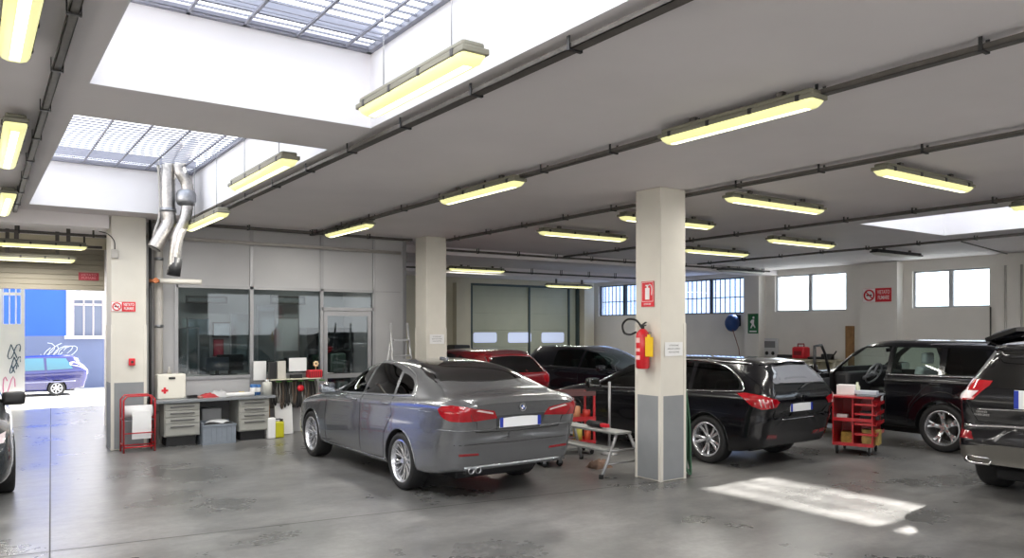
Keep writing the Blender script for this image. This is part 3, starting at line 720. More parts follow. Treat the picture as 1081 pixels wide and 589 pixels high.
# desk clutter
def blk(name, u, wd, dp, ht, m, label, cat, rz=0, dy=0.0, z=DZ):
    mb = MB(); mb.box(-wd/2, wd/2, -dp/2, dp/2, 0, ht, bev=min(.006, ht*.3)); 
    return one(mb, name, m, label, cat, loc=(DP(u).x, YD+.25+dy, z), rz=rz)
blk('stapler', 203, .16, .05, .05, M['dark'], 'small black tool lying right of the first aid box', 'tool', .3)
mb = MB(); mb.lathe([(0, 0), (.04, 0), (.04, .035), (.035, .04), (0, .04)], seg=20); one(mb, 'tape_roll', mat('tape_tan', (170, 120, 110), rough=.5), 'small tan tape roll on the desk, left of the red rag', 'tape', loc=(DP(209).x, YD+.1, DZ))
def rag(name, u, wd, dp, ht, m, label, cat, seed, dy=0):
    rnd = random.Random(seed); mb = MB(); n = 9; G = []
    for lay in (0, 1):
        L = []
        for i in range(n):
            for j in range(n):
                x, y = i/(n-1)*2-1, j/(n-1)*2-1; e = max(0, 1-max(abs(x), abs(y))**3)
                L.append(mb.bm.verts.new((x*wd/2*(1+.15*rnd.uniform(-1, 1)*(lay)), y*dp/2, 0 if lay == 0 else .004+ht*e*rnd.uniform(.35, 1))))
        G.append(L)
    for i in range(n-1):
        for j in range(n-1):
            a = i*n+j
            for lay in (0, 1):
                f = mb.bm.faces.new([G[lay][k] for k in (a, a+1, a+n+1, a+n)]); f.smooth = True
    for k in range(n-1):
        for a, b in ((k, k+1), ((n-1)*n+k, (n-1)*n+k+1), (k*n, (k+1)*n), (k*n+n-1, (k+1)*n+n-1)): mb.bm.faces.new((G[0][a], G[0][b], G[1][b], G[1][a]))
    return one(mb, name, m, label, cat, loc=(DP(u).x, YD+.25+dy, DZ))
rag('rag', 220, .30, .2, .08, mat('red_rag', (166, 54, 58), rough=.85), 'crumpled red and grey rag in the middle of the desk', 'rag', 3)
rag('rag', 232, .34, .22, .12, mat('grey_rag', (182, 182, 184), rough=.85), 'crumpled pale grey rag heaped behind the paper tube', 'rag', 5, .05)
rag('rag', 245, .26, .18, .07, mat('brown_rag', (150, 128, 112), rough=.85), 'flat brownish rag right of the grey heap on the desk', 'rag', 8, .03)
rag('rag', 256, .2, .16, .08, mat('yellow_rag', (204, 180, 90), rough=.85), 'small yellow cloth lying left of the blue tin', 'rag', 11, .05)
a = DP(235); b = DP(264.5)
mb = MB(); mb.cyl((a.x, YD+.04, DZ+.04), (b.x, YD+.06, DZ+.04), .035, 20); one(mb, 'paper_tube', M['paper'], 'white rolled paper tube along the desk front edge', 'paper roll')
def can(name, u, rad, ht, m, label, cat, dy=0, band=None, cap=None):
    r = thing(name, label, cat, (DP(u).x, YD+.2+dy, DZ))
    mb = MB(); mb.lathe([(0, 0), (rad, 0), (rad, ht*.93), (rad*.9, ht), (0, ht)], seg=24); mb.build('body', m, r)
    if band: mb = MB(); mb.lathe([(rad+.001, ht*.3), (rad+.002, ht*.32), (rad+.002, ht*.7), (rad+.001, ht*.72)], seg=24); mb.build('label', band, r)
    if cap: mb = MB(); mb.lathe([(0, ht), (rad*.4, ht), (rad*.4, ht+.04), (0, ht+.04)], seg=16); mb.build('cap', cap, r)
    return r
mblue = mat('tin_blue', (60, 110, 170), rough=.35)
can('paint_tin', 266.5, .055, .19, mblue, 'left of two blue and white tins standing on the desk', 'tin', band=M['paper'])
can('paint_tin', 272, .05, .18, mblue, 'right of two blue and white tins standing on the desk', 'tin', .05, band=M['paper'])
can('clear_jar', 281, .08, .22, mat('jar_plastic', (196, 196, 188), rough=.2), 'clear plastic jar with white lid at the right desk end', 'jar', .0, cap=M['paper'])
# crate and things under the desk
x0, x1 = PY(214, 460, YD-.05).x, PY(249, 460, YD-.05).x
r = thing('plastic_crate', 'grey plastic crate with a bulky lid standing under the desk', 'crate', ((x0+x1)/2, YD+.16, 0)); hw_ = (x1-x0)/2; h_ = PY(230, 446, YD-.05).z
mb = MB(); t = .02
mb.box(-hw_, hw_, -.22, .22, 0, .03); mb.box(-hw_, hw_, -.22, -.2, .03, h_-.03, bev=.006); mb.box(-hw_, hw_, .2, .22, .03, h_); mb.box(-hw_, -hw_+t, -.2, .2, .03, h_); mb.box(hw_-t, hw_, -.2, .2, .03, h_-.03)
for k in range(6): mb.box(-hw_+.06+k*(2*hw_-.12)/5-.008, -hw_+.06+k*(2*hw_-.12)/5+.008, -.228, -.219, .03, h_-.06)
mb.box(-hw_-.01, hw_+.01, -.235, -.215, h_-.06, h_-.03, bev=.004)
mb.build('body', M['crate'], r)
mb = MB(); mb.sphere((.02, 0, h_-.02), .16, (1.2, .9, .32)); mb.build('contents', mat('white_bag', (206, 208, 210), rough=.4, bump=.5), r)
mb = MB(); mb.sphere((-.05, -.08, h_-.06), .13, (1.4, .8, .5)); mb.sphere((.15, -.1, h_-.05), .09, (1.2, .8, .5)); mb.build('dark_bag', M['dark'], r)
mb = MB(); mb.box(-.16, .16, -.16, .16, 0, .55, bev=.02)
one(mb, 'cardboard_box', mat('grey_box', (150, 152, 154), rough=.7), 'grey box standing behind the plastic crate under the desk', 'box', loc=(PY(207, 450, YD+.3).x+.28, YD+.22+.35, 0))
# red paper roll stand
x0, x1 = PY(130.5, 450, 13.0).x, PY(163.5, 450, 13.0).x
r = thing('paper_roll_stand', 'red tubular stand with a paper roll beside the entrance pillar', 'stand', ((x0+x1)/2, 13.12, 0)); hw_ = (x1-x0)/2; h_ = PY(147, 418, 13.0).z
mb = MB()
for y in (-.12, .16):
    mb.tube([(-hw_, y, .0), (-hw_, y, h_-.06), (-hw_+.05, y, h_), (hw_-.05, y, h_), (hw_, y, h_-.06), (hw_, y, 0)], .014, 10)
for z in (.08, ): 
    for y in (-.12, .16): mb.cyl((-hw_, y, z), (hw_, y, z), .012, 8)
for x in (-hw_, hw_): mb.cyl((x, -.12, .12), (x, .16, .12), .012, 8); mb.cyl((x, -.12, h_-.35), (x, .16, h_-.35), .012, 8)
mb.cyl((-hw_, -.12, h_*.34), (hw_, -.12, h_*.34), .008, 8)
mb.build('frame', M['red'], r)
mb = MB(); mb.cyl((-hw_+.02, 0, h_*.72), (hw_-.02, 0, h_*.72), .09, 24); mb.build('paper_roll', M['paper'], r)
mb = MB(); n = 8
for i in range(n):
    z0_, z1_ = h_*.72-.42*(i/n), h_*.72-.42*((i+1)/n); y0_, y1_ = -.092-.02*math.sin(i*.5), -.092-.02*math.sin((i+1)*.5)
    mb.box(-hw_*.45, hw_*.78, min(y0_, y1_)-.002, max(y0_, y1_), z1_, z0_)
mb.build('hanging_sheet', M['paper'], r)
mb = MB(); mb.box(-hw_, hw_, -.1, .14, h_*.66-.09, h_*.66-.075, bev=.003); mb.build('tray', M['galv'], r)

# ledge with hanging rack to the right of the desk
lx0, lx1 = PY(283, 400, 13.8).x, PY(335, 400, 13.8).x; lz = PY(310, 399, 13.8).z
L = thing('wall_rack', 'wall rack with dark hanging belts and cables under a pale ledge', 'rack', ((lx0+lx1)/2, 13.78, 0)); hw_ = (lx1-lx0)/2; zb2 = PY(310, 430, 13.8).z
mb = MB(); mb.box(-hw_, hw_, -.16, .12, lz-.02, lz, bev=.004); mb.build('ledge', mat('ledge_cream', (214, 210, 190), rough=.5), L)
mb = MB(); mb.box(-hw_, hw_, .08, .11, zb2, lz-.02); mb.build('backboard', mat('rack_board', (92, 88, 84), rough=.7), L)
rnd = random.Random(4); cols = [M['dark'], M['black'], mat('strap_grey', (120, 118, 114), rough=.7), mat('strap_brown', (86, 72, 62), rough=.7)]
for k in range(15):
    x = -hw_+.05+(2*hw_-.1)*k/14; ln = (lz-zb2)*rnd.uniform(.72, .95); w_ = rnd.uniform(.010, .018)
    mb = MB(); mb.tube(smooth_pts([(x-.02, -.02, lz-.06), (x-.03, -.05, lz-.06-ln*.5), (x, -.05, lz-.04-ln), (x+.03, -.05, lz-.06-ln*.5), (x+.02, -.02, lz-.06)], 5, False), w_, 6); mb.build('hanging_belt', cols[k % 4], L)
mb = MB(); mb.lathe([(0, 0), (.06, 0), (.06, -.02), (.02, -.03), (0, -.03)], 'y', c=(.1, -.08, lz-.18), seg=20); mb.build('red_reel', M['redsign'], L)
mb = MB()
for k in range(5): mb.cyl((-hw_+.1+k*.2, -.10, lz-.045), (-hw_+.2+k*.2, -.10, lz-.05), .012, 6)
mb.build('green_cord', mat('green_cord', (90, 150, 70), rough=.6), L)
def onledge(name, u, wd, ht, m, label, cat, dy=0, lean=0):
    mb = MB(); mb.box(-wd/2, wd/2, -.04, .04, 0, ht, bev=.004); return one(mb, name, m, label, cat, loc=(PY(u, 390, 13.75).x, 13.72+dy, lz))
onledge('ring_binder', 287, .13, PY(287, 382, 13.75).z-lz, M['dark'], 'black binder upright on the ledge behind the white sheet', 'binder')
onledge('ring_binder', 296, .15, PY(296, 381, 13.75).z-lz, mat('binder_grey', (196, 192, 184), rough=.6), 'pale grey binder upright beside the black one', 'binder')
onledge('tool_pouch', 312, .2, .07, M['dark'], 'low black pouch on the ledge below the white sheet', 'pouch')
def sheet(u0, u1, v0, v1, Y, label):
    a, b = PY(u0, v1, Y), PY(u1, v0, Y); mb = MB(); mb.box(-(b.x-a.x)/2, (b.x-a.x)/2, -.004, 0, 0, b.z-a.z)
    return one(mb, 'paper_sheet', M['paper'], label, 'paper', loc=((a.x+b.x)/2, Y, a.z))
sheet(267.5, 281, 381, 401.5, 13.86, 'white paper sheet fixed beside the office window post, left one')
sheet(305, 323.5, 377.5, 392, 13.66, 'white paper sheet standing on the ledge, right one')
sheet(317, 323.5, 430, 435, 13.84, 'small white card below the wall rack')
# red toy-like box with flower
r = thing('red_basket', 'red basket at the right end of the ledge with a pale flower', 'basket', (PY(331, 390, 13.75).x, 13.72, lz))
mb = MB(); mb.box(-.13, .13, -.09, .09, 0, .14, bev=.02); mb.build('body', M['redsign'], r)
mb = MB()
for k in range(7): mb.box(-.12+k*.04, -.12+k*.04+.012, -.094, -.088, .02, .12)
mb.build('slats', M['dark'], r)
mb = MB(); mb.cyl((.03, 0, .13), (.03, 0, .22), .005, 6)
for k in range(7): mb.sphere((.03+.035*math.cos(k*.9), -.01, .25+.035*math.sin(k*.9)), .022, (1, .5, 1), 8)
mb.build('flower', mat('flower_cream', (232, 204, 160), rough=.6), r)
# leaning panel, yellow can, white bag at floor
a, b = PY(291, 467, 13.55), PY(309.5, 442, 13.55)
mb = MB(); mb.box(-(b.x-a.x)/2, (b.x-a.x)/2, -.01, .01, 0, .56, rot=Matrix.Rotation(-.14, 3, 'X'), about=(0, 0, 0)); one(mb, 'leaning_panel', M['paper'], 'white panel leaning on the wall right of the desk', 'panel', loc=((a.x+b.x)/2+.05, 13.7, .003))
r = thing('jerry_can', 'yellow green canister on the floor right of the desk', 'canister', (PY(293.5, 467, 13.35).x, 13.35, 0))
mb = MB(); mb.box(-.09, .09, -.07, .07, 0, .28, bev=.025); mb.build('body', mat('can_yellow', (190, 186, 40), rough=.4), r)
mb = MB(); mb.tube([(-.05, 0, .27), (-.05, 0, .32), (.04, 0, .32), (.04, 0, .27)], .012, 8); mb.cyl((.07, 0, .27), (.07, 0, .32), .02, 12); mb.build('handle', M['dark'], r)
mb = MB(); mb.box(-.07, .07, -.05, .05, 0, .36, bev=.02); one(mb, 'white_bag', M['paper'], 'narrow white bag standing left of the yellow canister', 'bag', loc=(PY(286, 467, 13.3).x, 13.3, 0))
mb = MB(); mb.cyl((0, 0, .01), (.03, .25, 1.0), .012, 8); one(mb, 'broom_stick', M['wood'], 'thin stick leaning at the right desk end', 'stick', loc=(PY(288.5, 466, 13.3).x+.03, 13.55, 0))

# ================================================================ OFFICE CONTENTS
def frame(name, u0, v0, u1, v1, Y, m, mf, label, cat, bw=.03):
    a, b = PY(u0, v1, Y), PY(u1, v0, Y); wd, ht = b.x-a.x, b.z-a.z
    r = thing(name, label, cat, ((a.x+b.x)/2, Y, (a.z+b.z)/2))
    mb = MB(); mb.box(-wd/2+bw, wd/2-bw, -.01, .0, -ht/2+bw, ht/2-bw); mb.build('panel', m, r)
    mb = MB(); mb.box(-wd/2, wd/2, -.02, .01, ht/2-bw, ht/2); mb.box(-wd/2, wd/2, -.02, .01, -ht/2, -ht/2+bw); mb.box(-wd/2, -wd/2+bw, -.02, .01, -ht/2+bw, ht/2-bw); mb.box(wd/2-bw, wd/2, -.02, .01, -ht/2+bw, ht/2-bw); mb.build('frame', mf, r)
    return r
YW = 16.78
frame('framed_picture', 224, 340, 245.5, 356, YW, mat('print_blue', (186, 200, 214), rough=.5), M['dark'], 'dark framed pale print on the office back wall', 'picture')
frame('poster', 225, 358, 236, 376, YW, mat('poster_red', (178, 66, 84), rough=.5), mat('poster_edge', (120, 40, 50), rough=.5), 'red poster below the framed print in the office', 'poster', .015)
frame('whiteboard', 290, 335, 316, 372, YW, mat('board_white', (206, 212, 216), rough=.35), M['alu'], 'pale blank board behind the second office window', 'board', .03)
frame('glass_cabinet', 190, 334, 213, 398, YW-.2, mat('cabinet_glass', (150, 166, 168), rough=.2), M['alu'], 'pale glazed cabinet at the left inside the office', 'cabinet', .04)
frame('framed_notice', 248, 338, 262, 378, YW, mat('notice_pale', (176, 188, 190), rough=.4), M['alu'], 'tall pale framed notice right of the red poster', 'notice')
frame('dark_band', 196, 313, 240, 320, YW-.25, mat('band_grey', (96, 104, 106), rough=.5), M['dark'], 'added long dark band inside the left office window', 'dark band', .04)  # dark bars added for the darker band high in the office panes
frame('dark_band', 285, 313, 322, 321, YW-.25, mat('band_grey', (96, 104, 106), rough=.5), M['dark'], 'added long dark band inside the middle office window', 'dark band', .04)
for u, v0, w_, lab in ((196, 345, .5, 'left glass screen frame inside the office'), (210, 335, .45, 'second glass screen frame inside the office'), (256, 330, .5, 'glass screen frame right of the red poster'), (281, 322, .4, 'tall glass screen frame behind the middle window')):
    p = PY(u, v0, 16.0); rr_ = thing('glass_screen', lab, 'screen', (p.x, 16.0, 0)); H_ = p.z
    mb = MB(); mb.box(-w_/2, -w_/2+.03, -.015, .015, 0, H_); mb.box(w_/2-.03, w_/2, -.015, .015, 0, H_); mb.box(-w_/2+.03, w_/2-.03, -.015, .015, H_-.03, H_); mb.box(-w_/2+.03, w_/2-.03, -.015, .015, .9, .93); mb.build('frame', M['alu'], rr_)
    mb = MB(); mb.box(-w_/2+.03, w_/2-.03, -.003, .003, .93, H_-.03); mb.build('pane', glass('office_glass', (212, 218, 220)), rr_)
od = thing('office_desk', 'office desk seen through the left office window', 'desk', (3.9, 15.6, 0))
mb = MB(); mb.box(-1.2, 1.6, -.35, .35, .95, .99, bev=.005); mb.build('worktop', M['deskgrey'], od)
for x in (-1.15, 1.5):
    mb = MB(); mb.box(x, x+.05, -.33, .33, 0, .95); mb.build('leg', M['deskgrey'], od)
def monitor(x, y, wd, label, m=M['dark']):
    r = thing('computer_monitor', label, 'monitor', (x, y, .99))
    mb = MB(); mb.box(-wd/2, wd/2, -.02, .02, .08, .08+wd*.62, bev=.006); mb.build('screen', m, r)
    mb = MB(); mb.box(-.03, .03, .02, .05, 0, .3); mb.box(-.12, .12, -.08, .1, 0, .015); mb.build('stand', M['dark'], r)
monitor(PY(243, 390, 15.6).x, 15.6, .5, 'dark monitor on the office desk, under the framed print')
monitor(PY(229, 392, 15.6).x, 15.55, .42, 'grey monitor left of the dark one in the office', mat('monitor_grey', (84, 90, 98), rough=.3))
monitor(PY(302, 372, 15.6).x, 15.6, .3, 'small dark device behind the white sheet in the office')
r = thing('office_shelf', 'shelf unit with dark and green clothes behind the glass door', 'shelf', (6.48, 16.4, 0))
mb = MB(); mb.box(-.5, .5, .18, .2, 0, 1.9); mb.box(-.52, -.48, -.2, .2, 0, 1.9); mb.box(.48, .52, -.2, .2, 0, 1.9)
for z in (.4, .9, 1.4, 1.88): mb.box(-.48, .48, -.2, .18, z, z+.02)
mb.build('carcass', mat('shelf_dark', (92, 100, 100), rough=.6), r)
for i, (x, z, c, w_, h_) in enumerate([(-.25, .92, (30, 60, 44), .3, .4), (.2, .92, (96, 120, 108), .36, .42), (.0, 1.42, (40, 46, 52), .4, .3), (-.1, .42, (50, 58, 84), .4, .4), (.3, .42, (170, 176, 172), .25, .3)]):
    mb = MB(); mb.box(x-w_/2, x+w_/2, -.24, .1, z, z+h_, bev=.05); one(mb, 'folded_clothes', mat('cloth_%d' % i, c, rough=.9), ['dark green bundle on the middle office shelf', 'pale green bundle on the middle office shelf', 'dark bundle on the upper office shelf', 'blue bundle on the lower office shelf', 'pale bundle on the lower office shelf'][i], 'clothes', loc=(r.location.x, 16.4, 0))
for x, y in ((3.6, 15.8), (5.9, 15.9)):
    rr = lamp('on'); rr.location = (x, y, 2.95); rr.rotation_euler = (0, 0, 0); tag(rr, 'lit lamp on the office ceiling behind the glass, %s' % ('left of the window post' if x < 5 else 'above the glass door'), 'lamp')
    mb = MB(); mb.box(-.03, .03, -.02, .02, .06, CZ-2.95); mb.build('mounting_bracket', M['tray'], rr)
    lo = bpy.data.objects.new('tube_light', LIGHTS.setdefault('o', LIGHTS['a'].copy())); LIGHTS['o'].energy = 16; COL.objects.link(lo); lo.parent = rr; lo.location = (0, 0, -.072)

# step ladder behind the sedan, by the rear pillar
lx = PY(424, 380, 12.6).x
r = thing('step_ladder', 'white step ladder standing behind the silver sedan roof', 'ladder', (lx, 12.7, 0)); H = PY(420, 341, 12.6).z
mb = MB()
for x in (-.22, .22): mb.tube([(x, -.35, 0), (x*.75, 0, H)], .022, 8)
mb.build('side_rail', M['alu'], r)
mb = MB()
for x in (-.22, .22): mb.tube([(x, .38, 0), (x*.75, .03, H*.82)], .018, 8)
mb.build('rear_leg', M['alu'], r)
for k in range(6):
    z = .28+k*.28; s = 1-z/H*.25; mb = MB(); mb.box(-.2*s, .2*s, -.35*(1-z/H)-.05, -.35*(1-z/H)+.06, z-.012, z+.012); mb.build('step', M['alu'], r)

# ================================================================ BENCH LADDER, TROLLEYS
def bench():
    a = PZ(607, 491); b = PZ(655, 500)
    A, B = PY(608, 455, 8.4), PY(668, 462, 7.55)
    r = thing('work_platform', 'grey folding work platform between the sedan and the front pillar', 'work platform', (6.98, 8.02, 0), math.radians(-90))
    ht = .55; L = .60
    for i, (z, w_) in enumerate(((ht, .16), (ht-.20, .16))):
        mb = MB(); dy = -.0 if i == 0 else -.22
        mb.box(-L, L, dy-.14, dy+.12, z-.03, z, bev=.006); mb.build('tread', mat('tread_grey', (158, 160, 158), rough=.5, metal=.3, noise=.15, nscale=25), r)
    for s in (-1, 1):
        mb = MB(); mb.tube([(s*(L-.04), -.10, ht-.02), (s*(L+.05), -.45, .0)], .022, 8); mb.tube([(s*(L-.04), .10, ht-.02), (s*(L+.05), .32, .0)], .022, 8)
        for k in (.18, .36): mb.cyl((s*(L+.01), -.36+k*.35, k*.9), (s*(L+.01), .24-k*.2, k*.9), .012, 8)
        mb.build('leg', M['alu'], r)
        for y in (-.45, .32): mb = MB(); mb.cyl((s*(L+.05), y, 0), (s*(L+.05), y, .05), .03, 10); mb.build('foot', M['black'], r)
    return r
bench()
rnd = random.Random(9)
r = thing('power_tool', 'black and red hand tool lying on the folding platform', 'tool', (6.98, 8.0, .552), 1.5)
mb = MB(); mb.cyl((-.14, 0, .045), (.14, 0, .045), .042, 14); mb.build('body', M['dark'], r)
mb = MB(); mb.box(-.28, -.14, -.03, .03, .02, .07, bev=.01); mb.build('red_grip', M['redsign'], r)
def caster(cx, cy, r, par, rot=0):
    mb = MB(); mb.lathe([(0, -.018), (r*.5, -.018), (r, -.012), (r, .012), (r*.5, .018), (0, .018)], 'x', c=(cx, cy, r), seg=20); w_ = mb.build('caster', M['black'], par)
    mb = MB(); mb.box(cx-.028, cx-.020, cy-.02, cy+.03, r, r*2+.02); mb.box(cx+.020, cx+.028, cy-.02, cy+.03, r, r*2+.02); mb.box(cx-.03, cx+.03, cy-.03, cy+.03, r*2+.01, r*2+.02); mb.build('fork', M['galv'], w_)
# mechanic creeper on floor under the platform
r = thing('creeper_board', 'low board on small black casters under the platform', 'creeper', (6.62, 8.75, 0), math.radians(80))
mb = MB(); mb.box(-.42, .42, -.16, .16, .11, .135, bev=.01); mb.build('board', M['galv'], r)
for x in (-.34, 0, .34):
    for y in (-.12, .12): caster(x, y, .045, r)
rag('rag', 0, .3, .24, .12, mat('tan_rag', (140, 112, 96), rough=.9, noise=.4, nscale=20), 'crumpled tan and red rag heap below the platform', 'rag', 21).location = (7.05, 8.0, 0)

# small red trolley behind the sedan tail
r = thing('tool_trolley', 'small red tool trolley with paint tins behind the sedan tail lamp', 'trolley', (7.52, 9.15, 0), math.radians(-20))
for x in (-.28, .28):
    for y in (-.2, .2): mb = MB(); mb.box(x-.015, x+.015, y-.015, y+.015, .12, .92); mb.build('post', M['red'], r)
for z in (.15, .5, .88):
    mb = MB(); mb.box(-.3, .3, -.22, .22, z, z+.03, bev=.004); mb.box(-.3, .3, -.22, -.21, z+.03, z+.07); mb.box(-.3, .3, .21, .22, z+.03, z+.07); mb.build('shelf', M['red'] if z < .8 else mat('trolley_top', (92, 60, 60), rough=.6), r)
for x in (-.25, .25):
    for y in (-.18, .18): caster(x, y, .055, r)
for i, (x, z, c, rad, h_) in enumerate([(-.18, .53, (214, 200, 170), .07, .14), (.02, .53, (206, 150, 110), .08, .18), (.2, .53, (190, 60, 50), .06, .12), (-.16, .18, (150, 140, 60), .08, .2), (.06, .18, (200, 190, 90), .07, .22), (.22, .18, (210, 90, 60), .05, .16)]):
    mb = MB(); mb.lathe([(0, 0), (rad, 0), (rad, h_), (rad*.85, h_+.01), (0, h_+.01)], seg=18)
    o = one(mb, 'spray_can', mat('can_%d' % i, c, rough=.4), ['cream', 'orange tan', 'red', 'olive', 'pale yellow', 'orange'][i]+' tin on the %s shelf of the small red trolley' % ('upper' if z > .4 else 'lower'), 'tin', loc=Vector((7.52, 9.15, z))+Matrix.Rotation(math.radians(-20), 3, 'Z') @ Vector((x, -.08, 0)))
# thin white pole standing in front of the black wagon
a = PZ(643.5, 470)
mb = MB(); mb.cyl((0, 0, 0), (0, 0, 1.09), .02, 12); mb.lathe([(0, 0), (.13, 0), (.12, .02), (.02, .04)], seg=20); p = PY(643.5, 430, 8.95)
one(mb, 'stand_pole', M['alu'], 'thin pale vertical pole on a round foot before the wagon front door', 'pole', loc=(7.9, 8.73, 0))

# big red cart between wagon and off-roader
pL, pC, pR = PZ(880, 478.5), PZ(920, 482), PZ(942, 480)
ax = (pC-pL); CL = ax.length; ang = math.atan2(ax.y, ax.x)
CW = .62; nrm = Vector((-math.sin(ang), math.cos(ang), 0))
T = thing('tool_cart', 'large red wheeled tool cart in front of the open off-roader door', 'trolley', pL+ax/2+nrm*CW/2, ang)
hx_, hy_ = CL/2+.02, CW/2; zt2 = PY(900, 420, pC.y+.1).z
print('cart', CL, CW, zt2, T.location)
mb = MB()
mb.box(-hx_, -hx_+.02, -hy_, hy_, .13, zt2-.02, bev=.004)
mb.box(hx_-.02, hx_, -hy_, hy_, .13, zt2-.02, bev=.004)
mb.box(-.01, .01, -hy_+.02, hy_, .13, zt2-.02)
mb.box(-hx_, hx_, hy_-.01, hy_, .13, zt2-.02)
mb.build('side_panel', M['red'], T)
for z in (.13, .50):
    mb = MB(); mb.box(-hx_+.02, hx_-.02, -hy_, hy_-.01, z, z+.02); mb.box(-hx_+.02, hx_-.02, -hy_, -hy_+.012, z+.02, z+.05); mb.build('shelf', M['red'], T)
mb = MB(); mb.box(-hx_-.02, hx_+.02, -hy_-.02, hy_+.02, zt2-.03, zt2, bev=.006); mb.build('top_tray', M['red'], T)
mb = MB(); mb.box(.05, hx_+.06, -hy_-.02, hy_+.04, zt2+.001, zt2+.02, bev=.005); mb.build('top_mat', mat('top_mat', (96, 98, 104), rough=.5), T)
for z in (.3, .45, .6, .74):
    mb = MB(); mb.box(.03, hx_+.012, -hy_-.012, -hy_+.05, z, z+.03, bev=.003); mb.box(hx_, hx_+.05, -hy_, hy_, z, z+.012); mb.box(hx_+.045, hx_+.05, -hy_, hy_, z+.012, z+.05); mb.build('side_shelf', M['red'], T)
for x in (-hx_+.06, hx_-.06):
    for y in (-hy_+.05, hy_-.05): caster(x, y, .06, T)
def oncart(name, x, y, z, wd, dp, ht, m, label, cat):
    p = T.matrix_basis @ Vector((x, y, z)); mb = MB(); mb.box(-wd/2, wd/2, -dp/2, dp/2, 0, ht, bev=.004); return one(mb, name, m, label, cat, loc=p, rz=ang)
T.matrix_basis
bpy.context.view_layer.update()
oncart('white_box', -hx_*.5, .0, zt2, .26, .18, .15, M['paper'], 'white carton on the left of the red cart top', 'carton')
p = T.matrix_basis @ Vector((.0, .05, zt2)); mb = MB(); mb.lathe([(0, 0), (.04, 0), (.04, .12), (.018, .16), (.018, .19), (0, .19)], seg=20); one(mb, 'plastic_bottle', mat('bottle_cream', (214, 216, 190), rough=.35), 'cream plastic bottle standing on the red cart', 'bottle', loc=p)
oncart('paper_stack', hx_*.5, .0, zt2+.02, .3, .2, .05, mat('paper_grey', (190, 194, 204), rough=.6), 'stack of papers on the right of the red cart top', 'papers')
oncart('yellow_box', -.12*hx_*3, .0, .15, .2, .2, .16, mat('box_yellow', (190, 160, 70), rough=.6, noise=.4, nscale=20), 'yellowish parts box on the lower left shelf of the cart', 'box')
oncart('parts_box', .22, -.05, .15, .24, .2, .22, mat('box_print', (196, 170, 96), rough=.6, noise=.45, nscale=16), 'printed yellow and red box on the lower right shelf of the cart', 'box')
oncart('drill', -.22, -.05, .52, .22, .1, .06, M['paper'], 'white hand tool on the middle left shelf of the cart', 'tool')
oncart('black_tool', .2, -.05, .52, .26, .14, .12, M['dark'], 'black tool on the middle right shelf of the cart', 'tool')

# ================================================================ RIGHT WALL FURNITURE
# workbench along right wall with red generator
y0, y1 = PX(884, 380, XR-.6).y, PX(800, 380, XR-.6).y; bz = PX(850, 379, XR-.6).z
W = thing('wall_workbench', 'pale workbench along the right wall behind the black wagon', 'workbench', (XR-.35, (y0+y1)/2, 0)); hl = (y1-y0)/2
mb = MB(); mb.box(-.3, .3, -hl, hl, bz-.06, bz, bev=.006); mb.build('worktop', mat('bench_top', (176, 170, 148), rough=.6, noise=.2, nscale=6), W)
for y in (-hl+.1, -hl/3, hl/3, hl-.1): mb = MB(); mb.box(-.26, .26, y-.04, y+.04, 0, bz-.06); mb.build('leg', M['wallwarm'], W)
mb = MB(); mb.box(.2, .26, -hl, hl, .1, bz-.06); mb.build('back_panel', M['wallwarm'], W)
p = PX(846, 378, XR-.4)
r = thing('generator', 'red portable canister standing on the wall workbench', 'canister', (XR-.42, p.y, bz))
mb = MB(); mb.box(-.16, .16, -.2, .2, 0, .34, bev=.06); mb.build('body', M['redsign'], r)
mb = MB(); mb.tube([(0, -.1, .33), (0, -.1, .42), (0, .1, .42), (0, .1, .33)], .02, 8); mb.box(-.17, -.155, -.12, .12, .1, .22); mb.build('handle', mat('dark_red', (120, 20, 26), rough=.4), r)
for i, (u, w_, h_) in enumerate([(829, .5, .10), (862, .5, .07), (873, .3, .16)]):
    p = PX(u, 378, XR-.45); mb = MB(); mb.box(-.1, .1, -w_/2, w_/2, 0, h_, bev=.03); mb.tube([(0, -w_/2, h_*.5), (-.05, -w_/2-.15, h_+.08)], .02, 8); one(mb, 'air_tool', M['dark'], ['black tool lying left of the red canister', 'black tool lying right of the red canister', 'upright black tool at the bench end near the open door'][i], 'tool', loc=(XR-.42, p.y, bz))
# wall panel board
p, q = PX(805, 383, XR-.04), PX(821, 357, XR-.04)
r = board('control_panel', 'grey control panel with dark dials on the wall by the workbench', 'control panel', (XR-.001, (p.y+q.y)/2, (p.z+q.z)/2), -PI/2, abs(p.y-q.y), abs(p.z-q.z), mat('panel_pale', (204, 204, 206), rough=.5), .05)
mb = MB(); W_, H_ = abs(p.y-q.y), abs(p.z-q.z); mb.box(-W_*.35, W_*.35, -.056, -.05, H_*.12, H_*.38); mb.build('display', mat('disp', (120, 120, 124), rough=.4), r)
for x in (-.2, .2):
    for z in (-.1, -.32): mb = MB(); mb.lathe([(0, -.07), (.05, -.07), (.06, -.05)], 'y', c=(x*W_, 0, z*H_), seg=14); mb.build('dial', M['dark'], r)
# blue hose reel
p = PX(774, 341, XR-.25)
r = thing('hose_reel', 'blue hose reel hanging on the right wall under the barred window', 'hose reel', (XR-.30, p.y, p.z))
mb = MB(); mb.lathe([(0, -.13), (.2, -.13), (.26, -.06), (.27, 0), (.26, .06), (.2, .13), (0, .13)], 'y', seg=28); mb.build('casing', M['blue'], r)
mb = MB(); mb.box(0, .295, -.06, .06, .1, .18); mb.box(.27, .295, -.1, .1, -.1, .25); mb.build('wall_bracket', M['dark'], r)
mb = MB(); mb.tube([(-.1, -.1, -.2), (-.05, -.3, -.8), (-.05, -.4, -p.z+.1)], .012, 8); mb.build('cable', mat('red_cable', (120, 60, 50), rough=.6), r)
